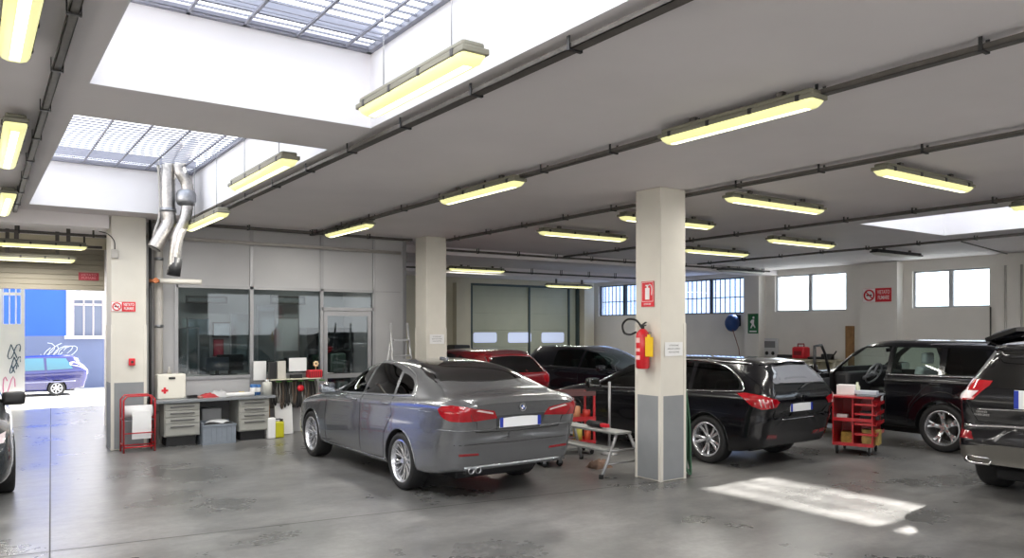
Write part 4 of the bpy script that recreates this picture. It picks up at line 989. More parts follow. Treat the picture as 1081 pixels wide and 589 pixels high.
# brown post on wall by the pilaster, pipes
p = PX(900, 330, XR-.08)
mb = MB(); mb.box(-.07, .0, -.12, .12, 0, 1.95, bev=.01); one(mb, 'timber_post', M['wood'], 'brown timber board upright against the right wall left of the sign pilaster', 'board', loc=(XR-.001, PX(898, 360, XR).y, 0))
for i, (u, v0, lab) in enumerate([(1061, 275, 'thin vertical pipe at the far right pilaster'), (1078, 275, 'second vertical pipe at the right picture edge')]):
    q = PX(u, v0, XR-.38); mb = MB(); mb.cyl((0, 0, 0), (0, 0, CZ-.3), .025, 10); one(mb, 'wall_pipe', M['pipe'], lab, 'pipe', loc=(XR-.36, q.y, 0))
mb = MB(); q = PX(1043, 330, XR-.03); mb.cyl((0, 0, 0), (0, 0, 2.4), .018, 8); one(mb, 'wall_cable', M['tray'], 'thin dark cable dropping below the rightmost window', 'cable', loc=(XR-.02, q.y-.05, 0))
# diagonal conduits near right
mb = MB(); a, b = PZ(1015, 255, CZ-.03), PZ(1071, 270, CZ-.03); mb.cyl(a, b, .014, 8); one(mb, 'conduit', M['tray'], 'thin conduit crossing the ceiling right of the right skylight', 'pipe')
# black compressor & bin behind the red car
p = PY(484, 372, 21.5)
mb = MB(); mb.box(-.3, .3, -.25, .25, 0, 1.35, bev=.05); one(mb, 'tool_cabinet', M['dark'], 'dark cabinet top seen between rear pillar and red car', 'cabinet', loc=(p.x, 21.5, 0))

# ================================================================ OUTSIDE
mb = MB(); S = mb
mroad = mat('street_asphalt', (196, 192, 186), rough=.9, noise=.1, nscale=2)
mb.quad((-30, 21.4, -.0), (XR+10, 21.4, -.0), (XR+10, 32, -1.03), (-30, 32, -1.03)); mb.quad((-30, 32, -1.03), (XR, 32, -1.03), (XR, 80, -1.03), (-30, 80, -1.03))
struct(mb, 'floor_street', mroad)
mb = MB(); mb.box(-60, 60, -60, YF, -.3, -.05); mb.box(XR+.3, 60, -60, 80, -.3, -.05); mb.box(-60, XL-.25, YF, YL, -.3, -.05); mb.box(-60, XL-8, YL, 21.4, -.3, -.05); struct(mb, 'floor_yard', mroad)
# building across the street
YH = 43.0
def hx(u): return PY(u, 350, YH).x
def hz(v, u=60): return PY(u, v, YH).z
B = thing('street_building', 'building across the street, blue above and grey below, seen through the entrance', 'building', (hx(60), YH+3, -1.03)); bx, by, bz0 = B.location
zs_ = hz(354.5)+1.03; zt_b = zs_+7
mb = MB(); mb.box(-30-bx, hx(70)-bx, -3, 3, zs_, zt_b); mb.build('blue_wall', mat('blue_render', (40, 84, 196), rough=.8, noise=.06, nscale=1), B)
mb = MB(); mb.box(-30-bx, hx(113)-bx, -3, 3, 0, zs_-.001); mb.build('grey_wall', mat('grey_blue_render', (94, 104, 134), rough=.8, noise=.06, nscale=1), B)
mb = MB(); mb.box(hx(70)-bx+.001, hx(77)-bx, -3.05, 3, zs_-.15, zt_b); mb.box(hx(77)-bx, hx(109)-bx, -3.05, 3, hz(316)+1.03, zt_b); mb.box(hx(109)-bx, hx(116)-bx, -3.05, 3, zs_-.15, zt_b); mb.box(hx(68)-bx, hx(113)-bx, -3.2, -3, zs_-.15, zs_); mb.box(hx(113)-bx+.001, 14, -2.9, 3, 0, zt_b); mb.build('white_wall', mat('white_render', (236, 232, 236), rough=.8), B)
mb = MB(); mb.box(hx(77)-bx, hx(109)-bx, -2.9, -2.8, zs_, hz(316)+1.03); f = mb.build('window', mat('far_glass', (96, 104, 124), rough=.2), B)
mb = MB()
for u in (77, 88, 98, 108): mb.box(hx(u)-bx, hx(u+1.4)-bx, -2.95, -2.9, zs_, hz(316)+1.03)
mb.box(hx(77)-bx, hx(109)-bx, -2.95, -2.9, hz(322)+1.03, hz(320)+1.03)
mb.build('mullion', mat('mullion', (190, 180, 182), rough=.5), f)
mb = MB(); mb.box(hx(80)-bx, hx(85)-bx, -3.1, -3.05, hz(314)+1.03, hz(303)+1.03); mb.build('lattice', mat('lattice_grey', (180, 184, 196), rough=.6), B)
# gate leaf, swung open, left of the entrance
YG = 22.0
a, b = PY(-25, 430, YG), PY(24, 430, YG)
G = thing('white_gate', 'white metal gate leaf with upper bars and graffiti outside the entrance', 'gate', ((a.x+b.x)/2, YG, -.18)); hw_ = (b.x-a.x)/2; H = 4.2
zm = PY(10, 345, YG).z+.18
mg2 = mat('gate_white', (240, 244, 250), rough=.5)
mb = MB(); mb.box(-hw_, hw_, -.02, .02, .05, zm); mb.build('sheet_panel', mg2, G)
mb = MB(); k = -hw_
while k <= hw_: mb.box(k-.015, k+.015, -.02, .02, zm, H); k += .13
for z in (zm, zm+.75, H-.05): mb.box(-hw_, hw_, -.03, .03, z, z+.07)
mb.build('bars', mg2, G)
mb = MB()
for x in (-hw_, 0, hw_): mb.box(x-.04, x+.04, -.04, .04, 0, H)
mb.build('post', mg2, G)
mb = MB()
for cx, cz, s in ((hw_*.62, zm*.72, .22), (hw_*.72, zm*.60, .16), (hw_*.58, zm*.52, .12)):
    mb.tube([(cx+s*.5*math.cos(t)*(1+.3*math.sin(3*t)), -.024, cz+s*math.sin(t*2)*.8) for t in [k*.35 for k in range(16)]], .012, 5)
mb.build('graffiti', mat('graffiti_blue', (70, 96, 120), rough=.7), G)
mb = MB(); mb.tube([(hw_*.4+.3*math.cos(t)*.4, -.024, zm*.32+.25*math.sin(2*t)) for t in [k*.4 for k in range(12)]], .012, 5); mb.build('graffiti_pink', mat('graffiti_pink', (214, 130, 176), rough=.7), G)
# graffiti scrawl on the grey wall
mb = MB()
for k, u in enumerate((54, 58, 63, 68, 73, 78)):
    c = PY(u, 372-(3 if k < 3 else 0), YH-.05); mb.tube([(c.x-bx-.15+.3*math.sin(t*1.3+k), -3.02, c.z+1.03+.32*math.cos(t+k)) for t in [q*.5 for q in range(9)]], .02, 5)
mb.build('graffiti', mat('graffiti_pale', (190, 196, 214), rough=.8), B)
# neighbouring blocks beyond the right-hand windows
mb = MB(); mb.box(30, 34, 8, 40, -1, 5); mb.box(34, 38, 8, 40, -1, 7.5)
mb.bm.free()
# ================================================================ CARS
def pchip(tab):
    X = np.array([p[0] for p in tab], float); Y = np.array([p[1] for p in tab], float)
    if X[0] > X[-1]: X, Y = X[::-1], Y[::-1]
    h = np.diff(X); d = np.diff(Y)/h; m = np.zeros(len(X)); m[0] = d[0]; m[-1] = d[-1]
    for i in range(1, len(X)-1):
        m[i] = 0 if d[i-1]*d[i] <= 0 else (h[i-1]+h[i])/(h[i-1]/d[i]*1.0+h[i]/d[i-1])
    def f(x):
        x = min(max(x, X[0]), X[-1]); i = min(int(np.searchsorted(X, x, side='right'))-1, len(h)-1); i = max(i, 0)
        t = (x-X[i])/h[i]
        return float((2*t**3-3*t*t+1)*Y[i]+(t**3-2*t*t+t)*h[i]*m[i]+(-2*t**3+3*t*t)*Y[i+1]+(t**3-t*t)*h[i]*m[i+1])
    return f
def sstep(a, b, x): t = max(0., min(1., (x-a)/(b-a))); return t*t*(3-2*t)
def crom(P, n):
    P = [np.array(p, float) for p in P]; out = []
    for i in range(len(P)-1):
        p0, p1, p2, p3 = P[max(i-1, 0)], P[i], P[i+1], P[min(i+2, len(P)-1)]
        for k in range(n):
            t = k/n; out.append(.5*(2*p1+(p2-p0)*t+(2*p0-5*p1+4*p2-p3)*t*t+(3*p1-p0-3*p2+p3)*t**3))
    out.append(P[-1]); return out

class Car:
    def __init__(s, sp):
        s.sp = sp; s.y0 = -sp['roh']; s.y1 = sp['wb']+sp['foh']
        s.T, s.B, s.W, s.G, s.S = [pchip(sp[k]) for k in ('top', 'belt', 'hw', 'gw', 'sill')]
        s.RP, s.FP = pchip(sp['rear']), pchip(sp['front'])
        s.cr = sp.get('corner', .16); s.wl = sp.get('warp', .9)
    def fx(s, y):
        e = .38; f = 1.0
        for d in (y-s.y0, s.y1-y):
            if d < e: f = 1-s.cr*(1-math.sqrt(max(0, 1-(1-d/e)**2)))
        return f
    def ring(s, y, inset=0, zf=None):
        f = s.fx(y); hw = (s.W(y)-inset)*f; zt = s.T(y)-inset; zb = min(s.B(y), zt-.015); zs = s.S(y)
        g = zt-zb; k = sstep(.06, .36, g); gw = s.G(y)*f-inset
        xe = (1-k)*hw*.80+k*gw; ze = zb+g*(.72+.14*k); xb = hw*(.935)
        if zf is None:
            c = [(0, zs), (.5*hw, zs), (.88*hw, zs+.004), (.965*hw, zs+.05), (.99*hw, zs+.14), (hw, zs+.32*(zb-zs)), (1.0*hw, zs+.55*(zb-zs)), (.988*hw, zs+.75*(zb-zs)), (.985*hw, zb-.07), (.968*hw, zb-.015)]
        else:
            c = [(0, zf), (.5*hw, zf), (.85*hw, zf), (.93*hw, zf+.03), (.95*hw, zf+.5*(zb-zf)), (.95*hw, zb-.05)]
        c += [(xb, zb+.012*k+.004)]
        for t in (.33, .67): c.append((xb+(xe-xb)*t+.018*k*math.sin(PI*t), zb+(ze-zb)*t+.01))
        c += [(xe, ze), (xe*.90, zb+g*(.86+.07*k)), (xe*.7, zb+g*(.94+.035*k)), (xe*.35, zb+g*(.985+.008*k)), (0, zt)]
        return crom(c, 3)
    def warp(s, x, y, z, hw):
        wr = 1-sstep(s.y0, s.y0+s.wl, y); wf = 1-sstep(s.y1-s.wl, s.y1, y); q = abs(x)/max(hw, .01)
        pc = s.sp.get('plan', .10)
        if wr > 0: y += wr*(s.RP(z)+pc*q*q)
        if wf > 0: y -= wf*(s.FP(z)+1.3*pc*q*q)
        return y
    def hull(s, mats, inset=0, ya=None, yb=None, zf=None, N=84):
        y0 = s.y0 if ya is None else ya; y1 = s.y1 if yb is None else yb
        ys = []
        for i in range(N+1):
            t = i/N
            t = t-.6/(2*PI)*math.sin(2*PI*t)*.9   # denser at the ends
            ys.append(y0+(y1-y0)*t)
        bm = bmesh.new(); rings = []; hwm = s.sp['hwmax']
        for y in ys:
            h = s.ring(y, inset, zf); full = [(x, z) for x, z in h]+[(-x, z) for x, z in h[-2:0:-1]]
            rings.append([bm.verts.new((x, s.warp(x, y, z, hwm), z)) for x, z in full])
        n = len(rings[0])
        for i in range(N):
            for k in range(n):
                f = bm.faces.new((rings[i][k], rings[i][(k+1) % n], rings[i+1][(k+1) % n], rings[i+1][k])); f.smooth = True
        for R, y in ((rings[0], y0), (rings[-1], y1)):
            h = s.ring(y, inset, zf); full = [(x, z) for x, z in h]+[(-x, z) for x, z in h[-2:0:-1]]
            zc = (h[0][1]+h[-1][1])/2; prev = R
            for sc in (.9, .78, .64, .48, .32, .15):
                cur = [bm.verts.new((x*sc, s.warp(x*sc, y, zc+(z-zc)*sc, hwm), zc+(z-zc)*sc)) for x, z in full]
                for k in range(n):
                    f = bm.faces.new((prev[k], prev[(k+1) % n], cur[(k+1) % n], cur[k])); f.smooth = True
                prev = cur
            f = bm.faces.new(prev); f.smooth = True
        bmesh.ops.recalc_face_normals(bm, faces=bm.faces)
        return bm
    # ---- projected pieces
    def proj(s, mode, a, b, sgn=1):
        if mode == 'side': o, d = Vector((3*sgn, a, b)), Vector((-sgn, 0, 0))
        elif mode == 'corner':
            q = math.sqrt(.5); d = Vector((-sgn*q, q, 0)); o = Vector((sgn*s.sp['hwmax'], s.y0, b))+Vector((sgn*q, q, 0))*a-d*3
        elif mode == 'rear': o, d = Vector((a, -6, b)), Vector((0, 1, 0))
        elif mode == 'front': o, d = Vector((a, 9, b)), Vector((0, -1, 0))
        else: o, d = Vector((a, b, 5)), Vector((0, 0, -1))
        loc, nor, idx, dist = s.bvh.ray_cast(o, d)
        if loc is None:
            loc, nor, idx, dist = s.bvh.find_nearest(o+d*(2.2 if mode == 'side' else 5.5))
        if nor.dot(d) > 0: nor = -nor
        return loc, nor
    def patch(s, name, mode, poly, m, off=.004, sgn=1, parent=None, skirt=.02, cell=.07, smooth=0, bulge=0):
        if smooth: poly = smooth_pts(poly, smooth)
        bm = bmesh.new(); P = []
        for i in range(len(poly)):
            a, b = np.array(poly[i], float), np.array(poly[(i+1) % len(poly)], float); n = max(1, int(np.linalg.norm(b-a)/cell))
            for k in range(n): P.append(a+(b-a)*k/n)
        f = bm.faces.new([bm.verts.new((p[0], p[1], 0)) for p in P])
        mn = np.min(P, axis=0); mx = np.max(P, axis=0)
        for ax in (0, 1):
            q = mn[ax]+cell
            while q < mx[ax]-.01:
                co = [0, 0, 0]; co[ax] = q; no = [0, 0, 0]; no[ax] = 1
                bmesh.ops.bisect_plane(bm, geom=bm.verts[:]+bm.edges[:]+bm.faces[:], plane_co=co, plane_no=no, dist=1e-5); q += cell
        bm.verts.ensure_lookup_table()
        ns = {}
        for v in bm.verts:
            loc, nor = s.proj(mode, v.co.x, v.co.y, sgn); ns[v] = nor; v.co = loc+nor*off
        bnd = [e for e in bm.edges if e.is_boundary]; mp = {}
        for e in bnd:
            for v in e.verts:
                if v not in mp: mp[v] = bm.verts.new(v.co-ns[v]*skirt)
        for e in bnd:
            a, b = e.verts
            try: bm.faces.new((a, b, mp[b], mp[a]))
            except ValueError: pass
        for f in bm.faces: f.smooth = True
        bmesh.ops.recalc_face_normals(bm, faces=bm.faces)
        c = Vector((0, 0, 0)); 
        for v in bm.verts: c += v.co
        # outward facing
        big = max(bm.faces, key=lambda f: f.calc_area()); cc = big.calc_center_median(); l, nn = s.bvh.find_nearest(cc)[:2]
        if big.normal.dot(cc-Vector((0, cc.y*.6+.3, .7))) < 0: bmesh.ops.reverse_faces(bm, faces=bm.faces)
        me = bpy.data.meshes.new(name); bm.to_mesh(me); bm.free(); me.materials.append(m); me.set_sharp_from_angle(angle=math.radians(40))
        o = bpy.data.objects.new(name, me); COL.objects.link(o); o.parent = parent or s.root
        return o
    def line(s, name, mode, pts, r, m, sgn=1, closed=False, off=0, parent=None, smooth=0, step=.06, mb=None):
        if smooth: pts = smooth_pts(pts, smooth, closed)
        P = []; N = len(pts)
        for i in range(N if closed else N-1):
            a, b = np.array(pts[i], float), np.array(pts[(i+1) % N], float); n = max(1, int(np.linalg.norm(b-a)/step))
            for k in range(n): P.append(a+(b-a)*k/n)
        if not closed: P.append(np.array(pts[-1], float))
        Q = []
        for p in P:
            loc, nor = s.proj(mode, p[0], p[1], sgn); Q.append(loc+nor*off)
        own = mb is None
        if own: mb = MB()
        mb.tube(Q, r, 6, closed=closed)
        return mb.build(name, m, parent or s.root) if own else None

def bool_op(o, cutter, op='DIFFERENCE'):
    md = o.modifiers.new('b', 'BOOLEAN'); md.operation = op; md.solver = 'EXACT'; md.object = cutter; md.material_mode = 'TRANSFER'; md.use_self = False
def apply_mods(o):
    bpy.context.view_layer.update()
    dg = bpy.context.evaluated_depsgraph_get(); me = bpy.data.meshes.new_from_object(o.evaluated_get(dg)); old = o.data; o.modifiers.clear(); o.data = me
    me.name = old.name
def _vol(me):
    b = bmesh.new(); b.from_mesh(me); v = b.calc_volume(); b.free(); return v
def cut(o, cutter):
    base = o.data; v0 = _vol(base); vc = abs(_vol(cutter.data))
    for us, sol in ((False, 'EXACT'), (True, 'EXACT'), (False, 'FAST')):
        bool_op(o, cutter); o.modifiers[-1].use_self = us; o.modifiers[-1].solver = sol; apply_mods(o)
        v1 = _vol(o.data)
        if v1 > .05*v0 and v1 >= v0-vc*1.05 and v1 < v0*.9999 and len(o.data.polygons) > 100: return
        print('   boolean retry', cutter.name, us, sol, round(v0, 3), round(v1, 3)); o.data = base
def tmp(bm_or_mb, m, name='cutter'):
    bm = bm_or_mb.bm if isinstance(bm_or_mb, MB) else bm_or_mb
    bmesh.ops.recalc_face_normals(bm, faces=bm.faces)
    me = bpy.data.meshes.new(name); bm.to_mesh(me); bm.free(); me.materials.append(m); o = bpy.data.objects.new(name, me); COL.objects.link(o); return o

WHEELS = {}
def wheel(kind, R, wd, rimr, parent, loc, side, steer=0, spokes=None):
    """tyre mesh with rim as a child; outer face towards +x for side=1"""
    key = (kind, R, wd)
    if key not in WHEELS:
        mb = MB(); h = wd/2; r0 = rimr
        mb.lathe([(r0, -h*.80), (r0+.02, -h*.95), (R*.86, -h), (R*.955, -h*.93), (R*.99, -h*.78), (R, -h*.4), (R, h*.4), (R*.99, h*.78), (R*.955, h*.93), (R*.86, h), (r0+.02, h*.95), (r0, h*.80), (r0-.015, h*.5), (r0-.02, -h*.5), (r0, -h*.80)], 'x', seg=56)
        for q in (-.5, 0, .5):
            mb.lathe([(R+.0005, h*q-.004), (R+.0015, h*q), (R+.0005, h*q+.004)], 'x', seg=56)
        ty = mb.build('wheel', M['tyre'], parent)
        mb = MB(); f = h*.72
        mb.lathe([(r0+.004, h*.80), (r0+.008, h*.9), (r0-.006, h*.93), (r0-.02, h*.80), (r0-.03, h*.4), (r0-.035, -h*.7)], 'x', seg=48)
        mb.lathe([(.0, f-.0), (.032, f), (.034, f-.03), (.06, f-.045), (.07, f-.09), (0, f-.1)], 'x', seg=24)
        def spoke(a, r1, r2, w1, w2, dep=.03, tw=0):
            A = []
            n = 4
            for i in range(n+1):
                t = i/n; r = r1+(r2-r1)*t; w_ = (w1+(w2-w1)*t)/2; x = f-.035+.028*t-.02*math.sin(PI*t)*.6; ang = a+tw*t
                c, s_ = math.cos(ang), math.sin(ang)
                A.append([mb.bm.verts.new((x, r*c-w_*s_, r*s_+w_*c)), mb.bm.verts.new((x+.006, r*c, r*s_)), mb.bm.verts.new((x, r*c+w_*s_, r*s_-w_*c)), mb.bm.verts.new((x-dep, r*c+w_*s_, r*s_-w_*c)), mb.bm.verts.new((x-dep, r*c-w_*s_, r*s_+w_*c))])
            for i in range(n):
                for k in range(5):
                    mb.bm.faces.new((A[i][k], A[i][(k+1) % 5], A[i+1][(k+1) % 5], A[i+1][k]))
            mb.bm.faces.new(A[0][::-1]); mb.bm.faces.new(A[-1])
        rr = r0-.012
        if kind == 'multi':
            for k in range(10):
                a = 2*PI*k/10; spoke(a-.03, .05, rr, .026, .017, tw=-.11); spoke(a+.03, .05, rr, .026, .017, tw=.11)
        elif kind == 'double5':
            for k in range(5):
                a = 2*PI*k/5; spoke(a-.18, .05, rr, .03, .042, tw=-.04); spoke(a+.18, .05, rr, .03, .042, tw=.04)
        elif kind == 'wide5':
            for k in range(5):
                a = 2*PI*k/5+.3; spoke(a, .04, rr*.55, .06, .05); spoke(a-.0, rr*.5, rr, .05, .035, tw=-.2); spoke(a+.0, rr*.5, rr, .05, .035, tw=.2)
        else:
            for k in range(7): spoke(2*PI*k/7, .05, rr, .05, .04)
        rim = mb.build('rim', M['rimsilver'], ty, sharp=35)
        mb = MB(); mb.lathe([(0, -.02), (r0*.62, -.02), (r0*.62, -.005), (0, -.005)], 'x', seg=28); mb.lathe([(.0, -h*.6), (r0-.04, -h*.6)], 'x', seg=28); disc = mb.build('brake_disc', mat('brake_disc', (70, 68, 66), rough=.4, metal=.7), ty)
        WHEELS[key] = (ty, rim, disc)
    else:
        a, b, c = WHEELS[key]; ty = a.copy(); COL.objects.link(ty); ty.parent = parent
        for q in (b, c): n_ = q.copy(); COL.objects.link(n_); n_.parent = ty
    ty.location = loc; ty.rotation_euler = (random.uniform(0, 1), 0, (0 if side > 0 else PI)+steer)
    return ty

def seat_mb(cx, cy, zf, w=.5, head=True, rot=-.22):
    mb = MB(); s_ = MB
    mb.box(cx-w/2, cx+w/2, cy-.02, cy+.48, zf+.12, zf+.26, bev=.045)
    mb.box(cx-w/2+.02, cx+w/2-.02, cy-.14, cy, zf+.2, zf+.78, bev=.05, rot=Matrix.Rotation(rot*-1, 3, 'X'), about=(cx, cy, zf+.2))
    if head: mb.box(cx-.12, cx+.12, cy-.25, cy-.15, zf+.80, zf+.98, bev=.04)
    return mb
def mirror(car, y, z, x, sgn, paint, parent, size=1.0, glassm=None, deploy=.10):
    r = MB(); w_, h_, d_ = .115*size, .075*size, .07*size
    cx = sgn*(x+.02+w_)
    r.box(cx-w_, cx+w_, y-d_*.5, y+d_*1.0, z-h_, z+h_, bev=.045*size)
    r.tube([(sgn*(x-.05), y+.02, z-h_*.7), (cx-sgn*w_*.5, y+.02, z-h_*.55)], .022, 8)
    m = r.build('mirror', paint, parent, sharp=60)
    g = MB(); g.box(cx-w_*.85, cx+w_*.85, y-d_*.5-.006, y-d_*.5+.004, z-h_*.8, z+h_*.8, bev=.004); g.build('mirror_glass', glassm or mat('mirror_glass', (200, 206, 210), rough=.03, metal=1), m)
    return m

def build_car(sp, name, label, loc, rz):
    c = Car(sp); c.root = thing(name, label, 'car', loc, rz); paint = sp['paint']
    R = sp['R']; wb = sp['wb']
    full = c.hull(None); full.faces.ensure_lookup_table(); c.bvh = BVHTree.FromBMesh(full)
    me = bpy.data.meshes.new('body'); full.to_mesh(me); full.free(); me.materials.append(paint)
    body = bpy.data.objects.new('body', me); COL.objects.link(body); body.parent = c.root
    cuts = []
    mb = MB(); ar = R+.045
    for y in (0, wb):
        for s_ in (-1, 1):
            xw = sp['hwmax']; a, b = (xw-.34, xw+.2) if s_ > 0 else (-xw-.2, -xw+.34)
            n = 40; pts = [(a, y+ar*math.cos(2*PI*k/n), R+ar*math.sin(2*PI*k/n)) for k in range(n)]
            mb.prism(pts, (b-a, 0, 0))
    cuts.append(tmp(mb, M['black']))
    if sp.get('cabin'):
        ya, yb, zf = sp['cabin']; bm = c.hull(None, inset=.045, ya=ya, yb=yb, zf=zf, N=50); cuts.append(tmp(bm, mat('cabin_lining', (46, 45, 46), rough=.8)))
        for P in sp['side_windows']:
            P = smooth_pts(P, 3) if sp.get('smoothwin', False) else P
            for s_ in (-1, 1):
                mb = MB(); mb.prism([(s_*.32, y, z) for y, z in P], (s_*1.2, 0, 0)); cuts.append(tmp(mb, M['black']))
        if sp.get('wsz'):
            mb = MB(); P = sp['wsz']; mb.prism([(x, yb-.9, z) for x, z in P], (0, 1.6, 0)); cuts.append(tmp(mb, M['black']))
        if sp.get('rwz'):
            mb = MB(); P = sp['rwz']; mb.prism([(x, ya+.9, z) for x, z in P], (0, -2.2, 0)); cuts.append(tmp(mb, M['black']))
        for mbx in sp.get('extra_cuts', []): cuts.append(tmp(mbx(), M['black']))
    for q in cuts: q.parent = c.root
    for q in cuts: cut(body, q)
    for q in cuts: bpy.data.objects.remove(q)
    print(name, 'body faces', len(body.data.polygons))
    body.data.set_sharp_from_angle(angle=math.radians(38))
    # glass
    gm = sp['glass']
    for s_ in (-1, 1):
        if s_ in sp.get('sides', (-1, 1)):
            for i, P in enumerate(sp['side_windows']):
                if sp.get('open_side') == s_ and i in sp.get('open_idx', ()): continue
                c.patch('side_window', 'side', P, gdark2 if i in sp.get('dark_idx', ()) else gm, off=.002 if sp.get('cabin') else .004, sgn=s_, smooth=3 if sp.get('smoothwin', False) else 0, skirt=.012)
    if sp.get('ws'): c.patch('windscreen', 'top', sp['ws'], sp.get('wsglass', gm), off=.003, smooth=0, skirt=.012)
    if sp.get('wsz') and not sp.get('ws'): c.patch('windscreen', 'front', sp['wsz'], sp.get('wsglass', gm), off=.003, skirt=.012)
    if sp.get('rw'): c.patch('rear_window', sp['rw'][0], sp['rw'][1], sp.get('rwglass', gm), off=.003, skirt=.012)
    # wheels
    wx = sp['hwmax']-sp['tw']/2-.012; rimr = sp['rimr']
    for y in (0, wb):
        for s_ in (-1, 1):
            wheel(sp['wheel'], R, sp['tw'], rimr, c.root, (s_*wx, y, R), s_)
    # dark underbody
    mb = MB(); zs = sp['sill'][0][1]
    mb.box(-sp['hwmax']+.36, sp['hwmax']-.36, c.y0+.35, c.y1-.35, .19, .32, bev=.03); mb.build('underbody', M['black'], c.root)
    for y in (0, wb):
        mb = MB(); mb.cyl((-wx+.1, y, R), (wx-.1, y, R), .035, 10); mb.build('axle', M['dark'], c.root)
    # arch lips
    if sp.get('lips', True):
        for y in (0, wb):
            for s_ in (-1, 1):
                pts = [(y+(ar+.004)*math.cos(t), R+(ar+.004)*math.sin(t)) for t in [math.radians(-8+ (196)*k/20) for k in range(21)]]
                c.line('arch_lip', 'side', pts, .008, sp.get('lipmat', paint), sgn=s_)
    c.wx = wx
    return c

def seams(c, L, mode='side', sgns=(-1, 1), r=.0045):
    for s_ in sgns:
        mb = MB()
        for pts in L: c.line('', mode, pts, r, None, sgn=s_, mb=mb, smooth=0, off=-.001)
        mb.build('panel_gap', M['black'], c.root)
def handle(c, y, z, s_, m, ln=.2):
    loc, nor = c.proj('side', y, z, s_)
    mb = MB(); x = loc.x+s_*.018
    mb.tube([(loc.x-s_*.005, y-ln/2, z), (x, y-ln/2+.03, z), (x+s_*.006, y, z), (x, y+ln/2-.03, z), (loc.x-s_*.005, y+ln/2, z)], .013, 8); return mb.build('door_handle', m, c.root)
def plate(c, z, x, wd=.52, ht=.11, y=None, mode='rear', bands=2, tilt=0):
    loc, nor = c.proj(mode, x, z); sg = -1 if mode == 'rear' else 1
    yy = loc.y+sg*.012 if y is None else y
    mb = MB(); mb.box(x-wd/2, x+wd/2, yy-.006, yy+.006, z-ht/2, z+ht/2, bev=.003); p = mb.build('number_plate', mat('plate_white', (236, 238, 240), rough=.4), c.root)
    mb = MB(); q = yy+sg*.007
    for s_ in (-1, 1):
        mb = MB(); mb.box(min(x+s_*wd/2*.999, x+s_*(wd/2-.045)), max(x+s_*wd/2*.999, x+s_*(wd/2-.045)), min(q, q+sg*.001), max(q, q+sg*.001), z-ht/2+.003, z+ht/2-.003)
        mb.build('country_band', mat('plate_blue', (24, 52, 160), rough=.4), p)
    return p

mred = mat('tail_lamp_red', (164, 8, 24), rough=.15, coat=1, noise=.3, nscale=14)
mredd = mat('tail_lamp_dark', (120, 6, 18), rough=.12, coat=1)
mlampw = mat('lamp_clear', (225, 210, 212), rough=.1, coat=1, noise=.25, nscale=25)
gdark = glass('tinted_glass', (92, 98, 96)); gdark2 = glass('privacy_glass', (22, 23, 24)); gclear = glass('car_glass', (214, 228, 222))
gsolid = mat('opaque_tint', (10, 11, 12), rough=.04, coat=1)

# ---------------------------------------------------------------- silver sedan
def pad(tab, k): return [(a, b*k) for a, b in tab]
Z = 1.03
bmwpaint = mat('metallic_grey', (128, 130, 134), rough=.26, metal=.8, coat=1.0)
sp = dict(wb=2.90, roh=1.05, foh=.80, hwmax=.91, R=.335, tw=.245, rimr=.245, wheel='multi', paint=bmwpaint, plan=.14, corner=.19, warp=.8,
    top=[(-1.05, 1.085), (-.97, 1.145), (-.75, 1.165), (-.52, 1.185), (-.28, 1.27), (.10, 1.415), (.45, 1.475), (.95, 1.503), (1.45, 1.475), (1.80, 1.40), (2.15, 1.22), (2.45, 1.075), (2.8, 1.01), (3.25, .91), (3.55, .76), (3.70, .62)],
    belt=[(-1.05, 1.04), (-.8, 1.08), (-.4, 1.085), (.5, 1.05), (1.5, 1.01), (2.4, .975), (3.0, .92), (3.45, .80), (3.70, .58)],
    hw=[(-1.05, .88), (-.5, .90), (0, .91), (1.3, .905), (2.4, .905), (2.9, .90), (3.70, .85)],
    gw=[(-1.05, .64), (-.3, .62), (.3, .57), (1.1, .59), (1.8, .61), (2.4, .68), (3.7, .7)],
    sill=[(-1.05, .34), (-.6, .28), (0, .24), (2.9, .23), (3.4, .2), (3.70, .22)],
    rear=[(.2, .12), (.33, .03), (.5, .0), (.66, .005), (.72, .04), (.84, .05), (1.02, .03), (1.12, .0), (1.2, .0)],
    front=[(.2, .1), (.35, .0), (.55, .02), (.7, .08), (.8, .15), (1.0, .2)],
    glass=gdark2, wsglass=gclear, cabin=(-.28, 2.12, .42),
    side_windows=[[(1.18, 1.065), (2.06, 1.025), (1.98, 1.10), (1.86, 1.20), (1.70, 1.30), (1.52, 1.375), (1.36, 1.415), (1.22, 1.43)],
                  [(.30, 1.10), (1.10, 1.065), (1.14, 1.435), (.96, 1.44), (.78, 1.43), (.60, 1.405), (.43, 1.37)],
                  [(-.14, 1.125), (.23, 1.105), (.35, 1.345), (.20, 1.325), (.06, 1.29), (-.06, 1.235), (-.13, 1.17)]],
    wsz=[(-.66, 1.14), (.66, 1.14), (.55, 1.40), (0, 1.425), (-.55, 1.40)], rwz=None,
    rw=('top', [(-.66, -.46), (0, -.50), (.66, -.46), (.63, -.2), (.56, .1), (.50, .26), (0, .33), (-.50, .26), (-.56, .1), (-.63, -.2)]), rwglass=gsolid)
bmw = build_car(sp, 'sedan', 'silver grey four door sedan parked in the middle of the hall, rear facing us', (5.055, 8.24, 0), 0)
c = bmw
chrome = M['chrome']; satin = mat('satin_trim', (176, 178, 180), rough=.25, metal=.9)
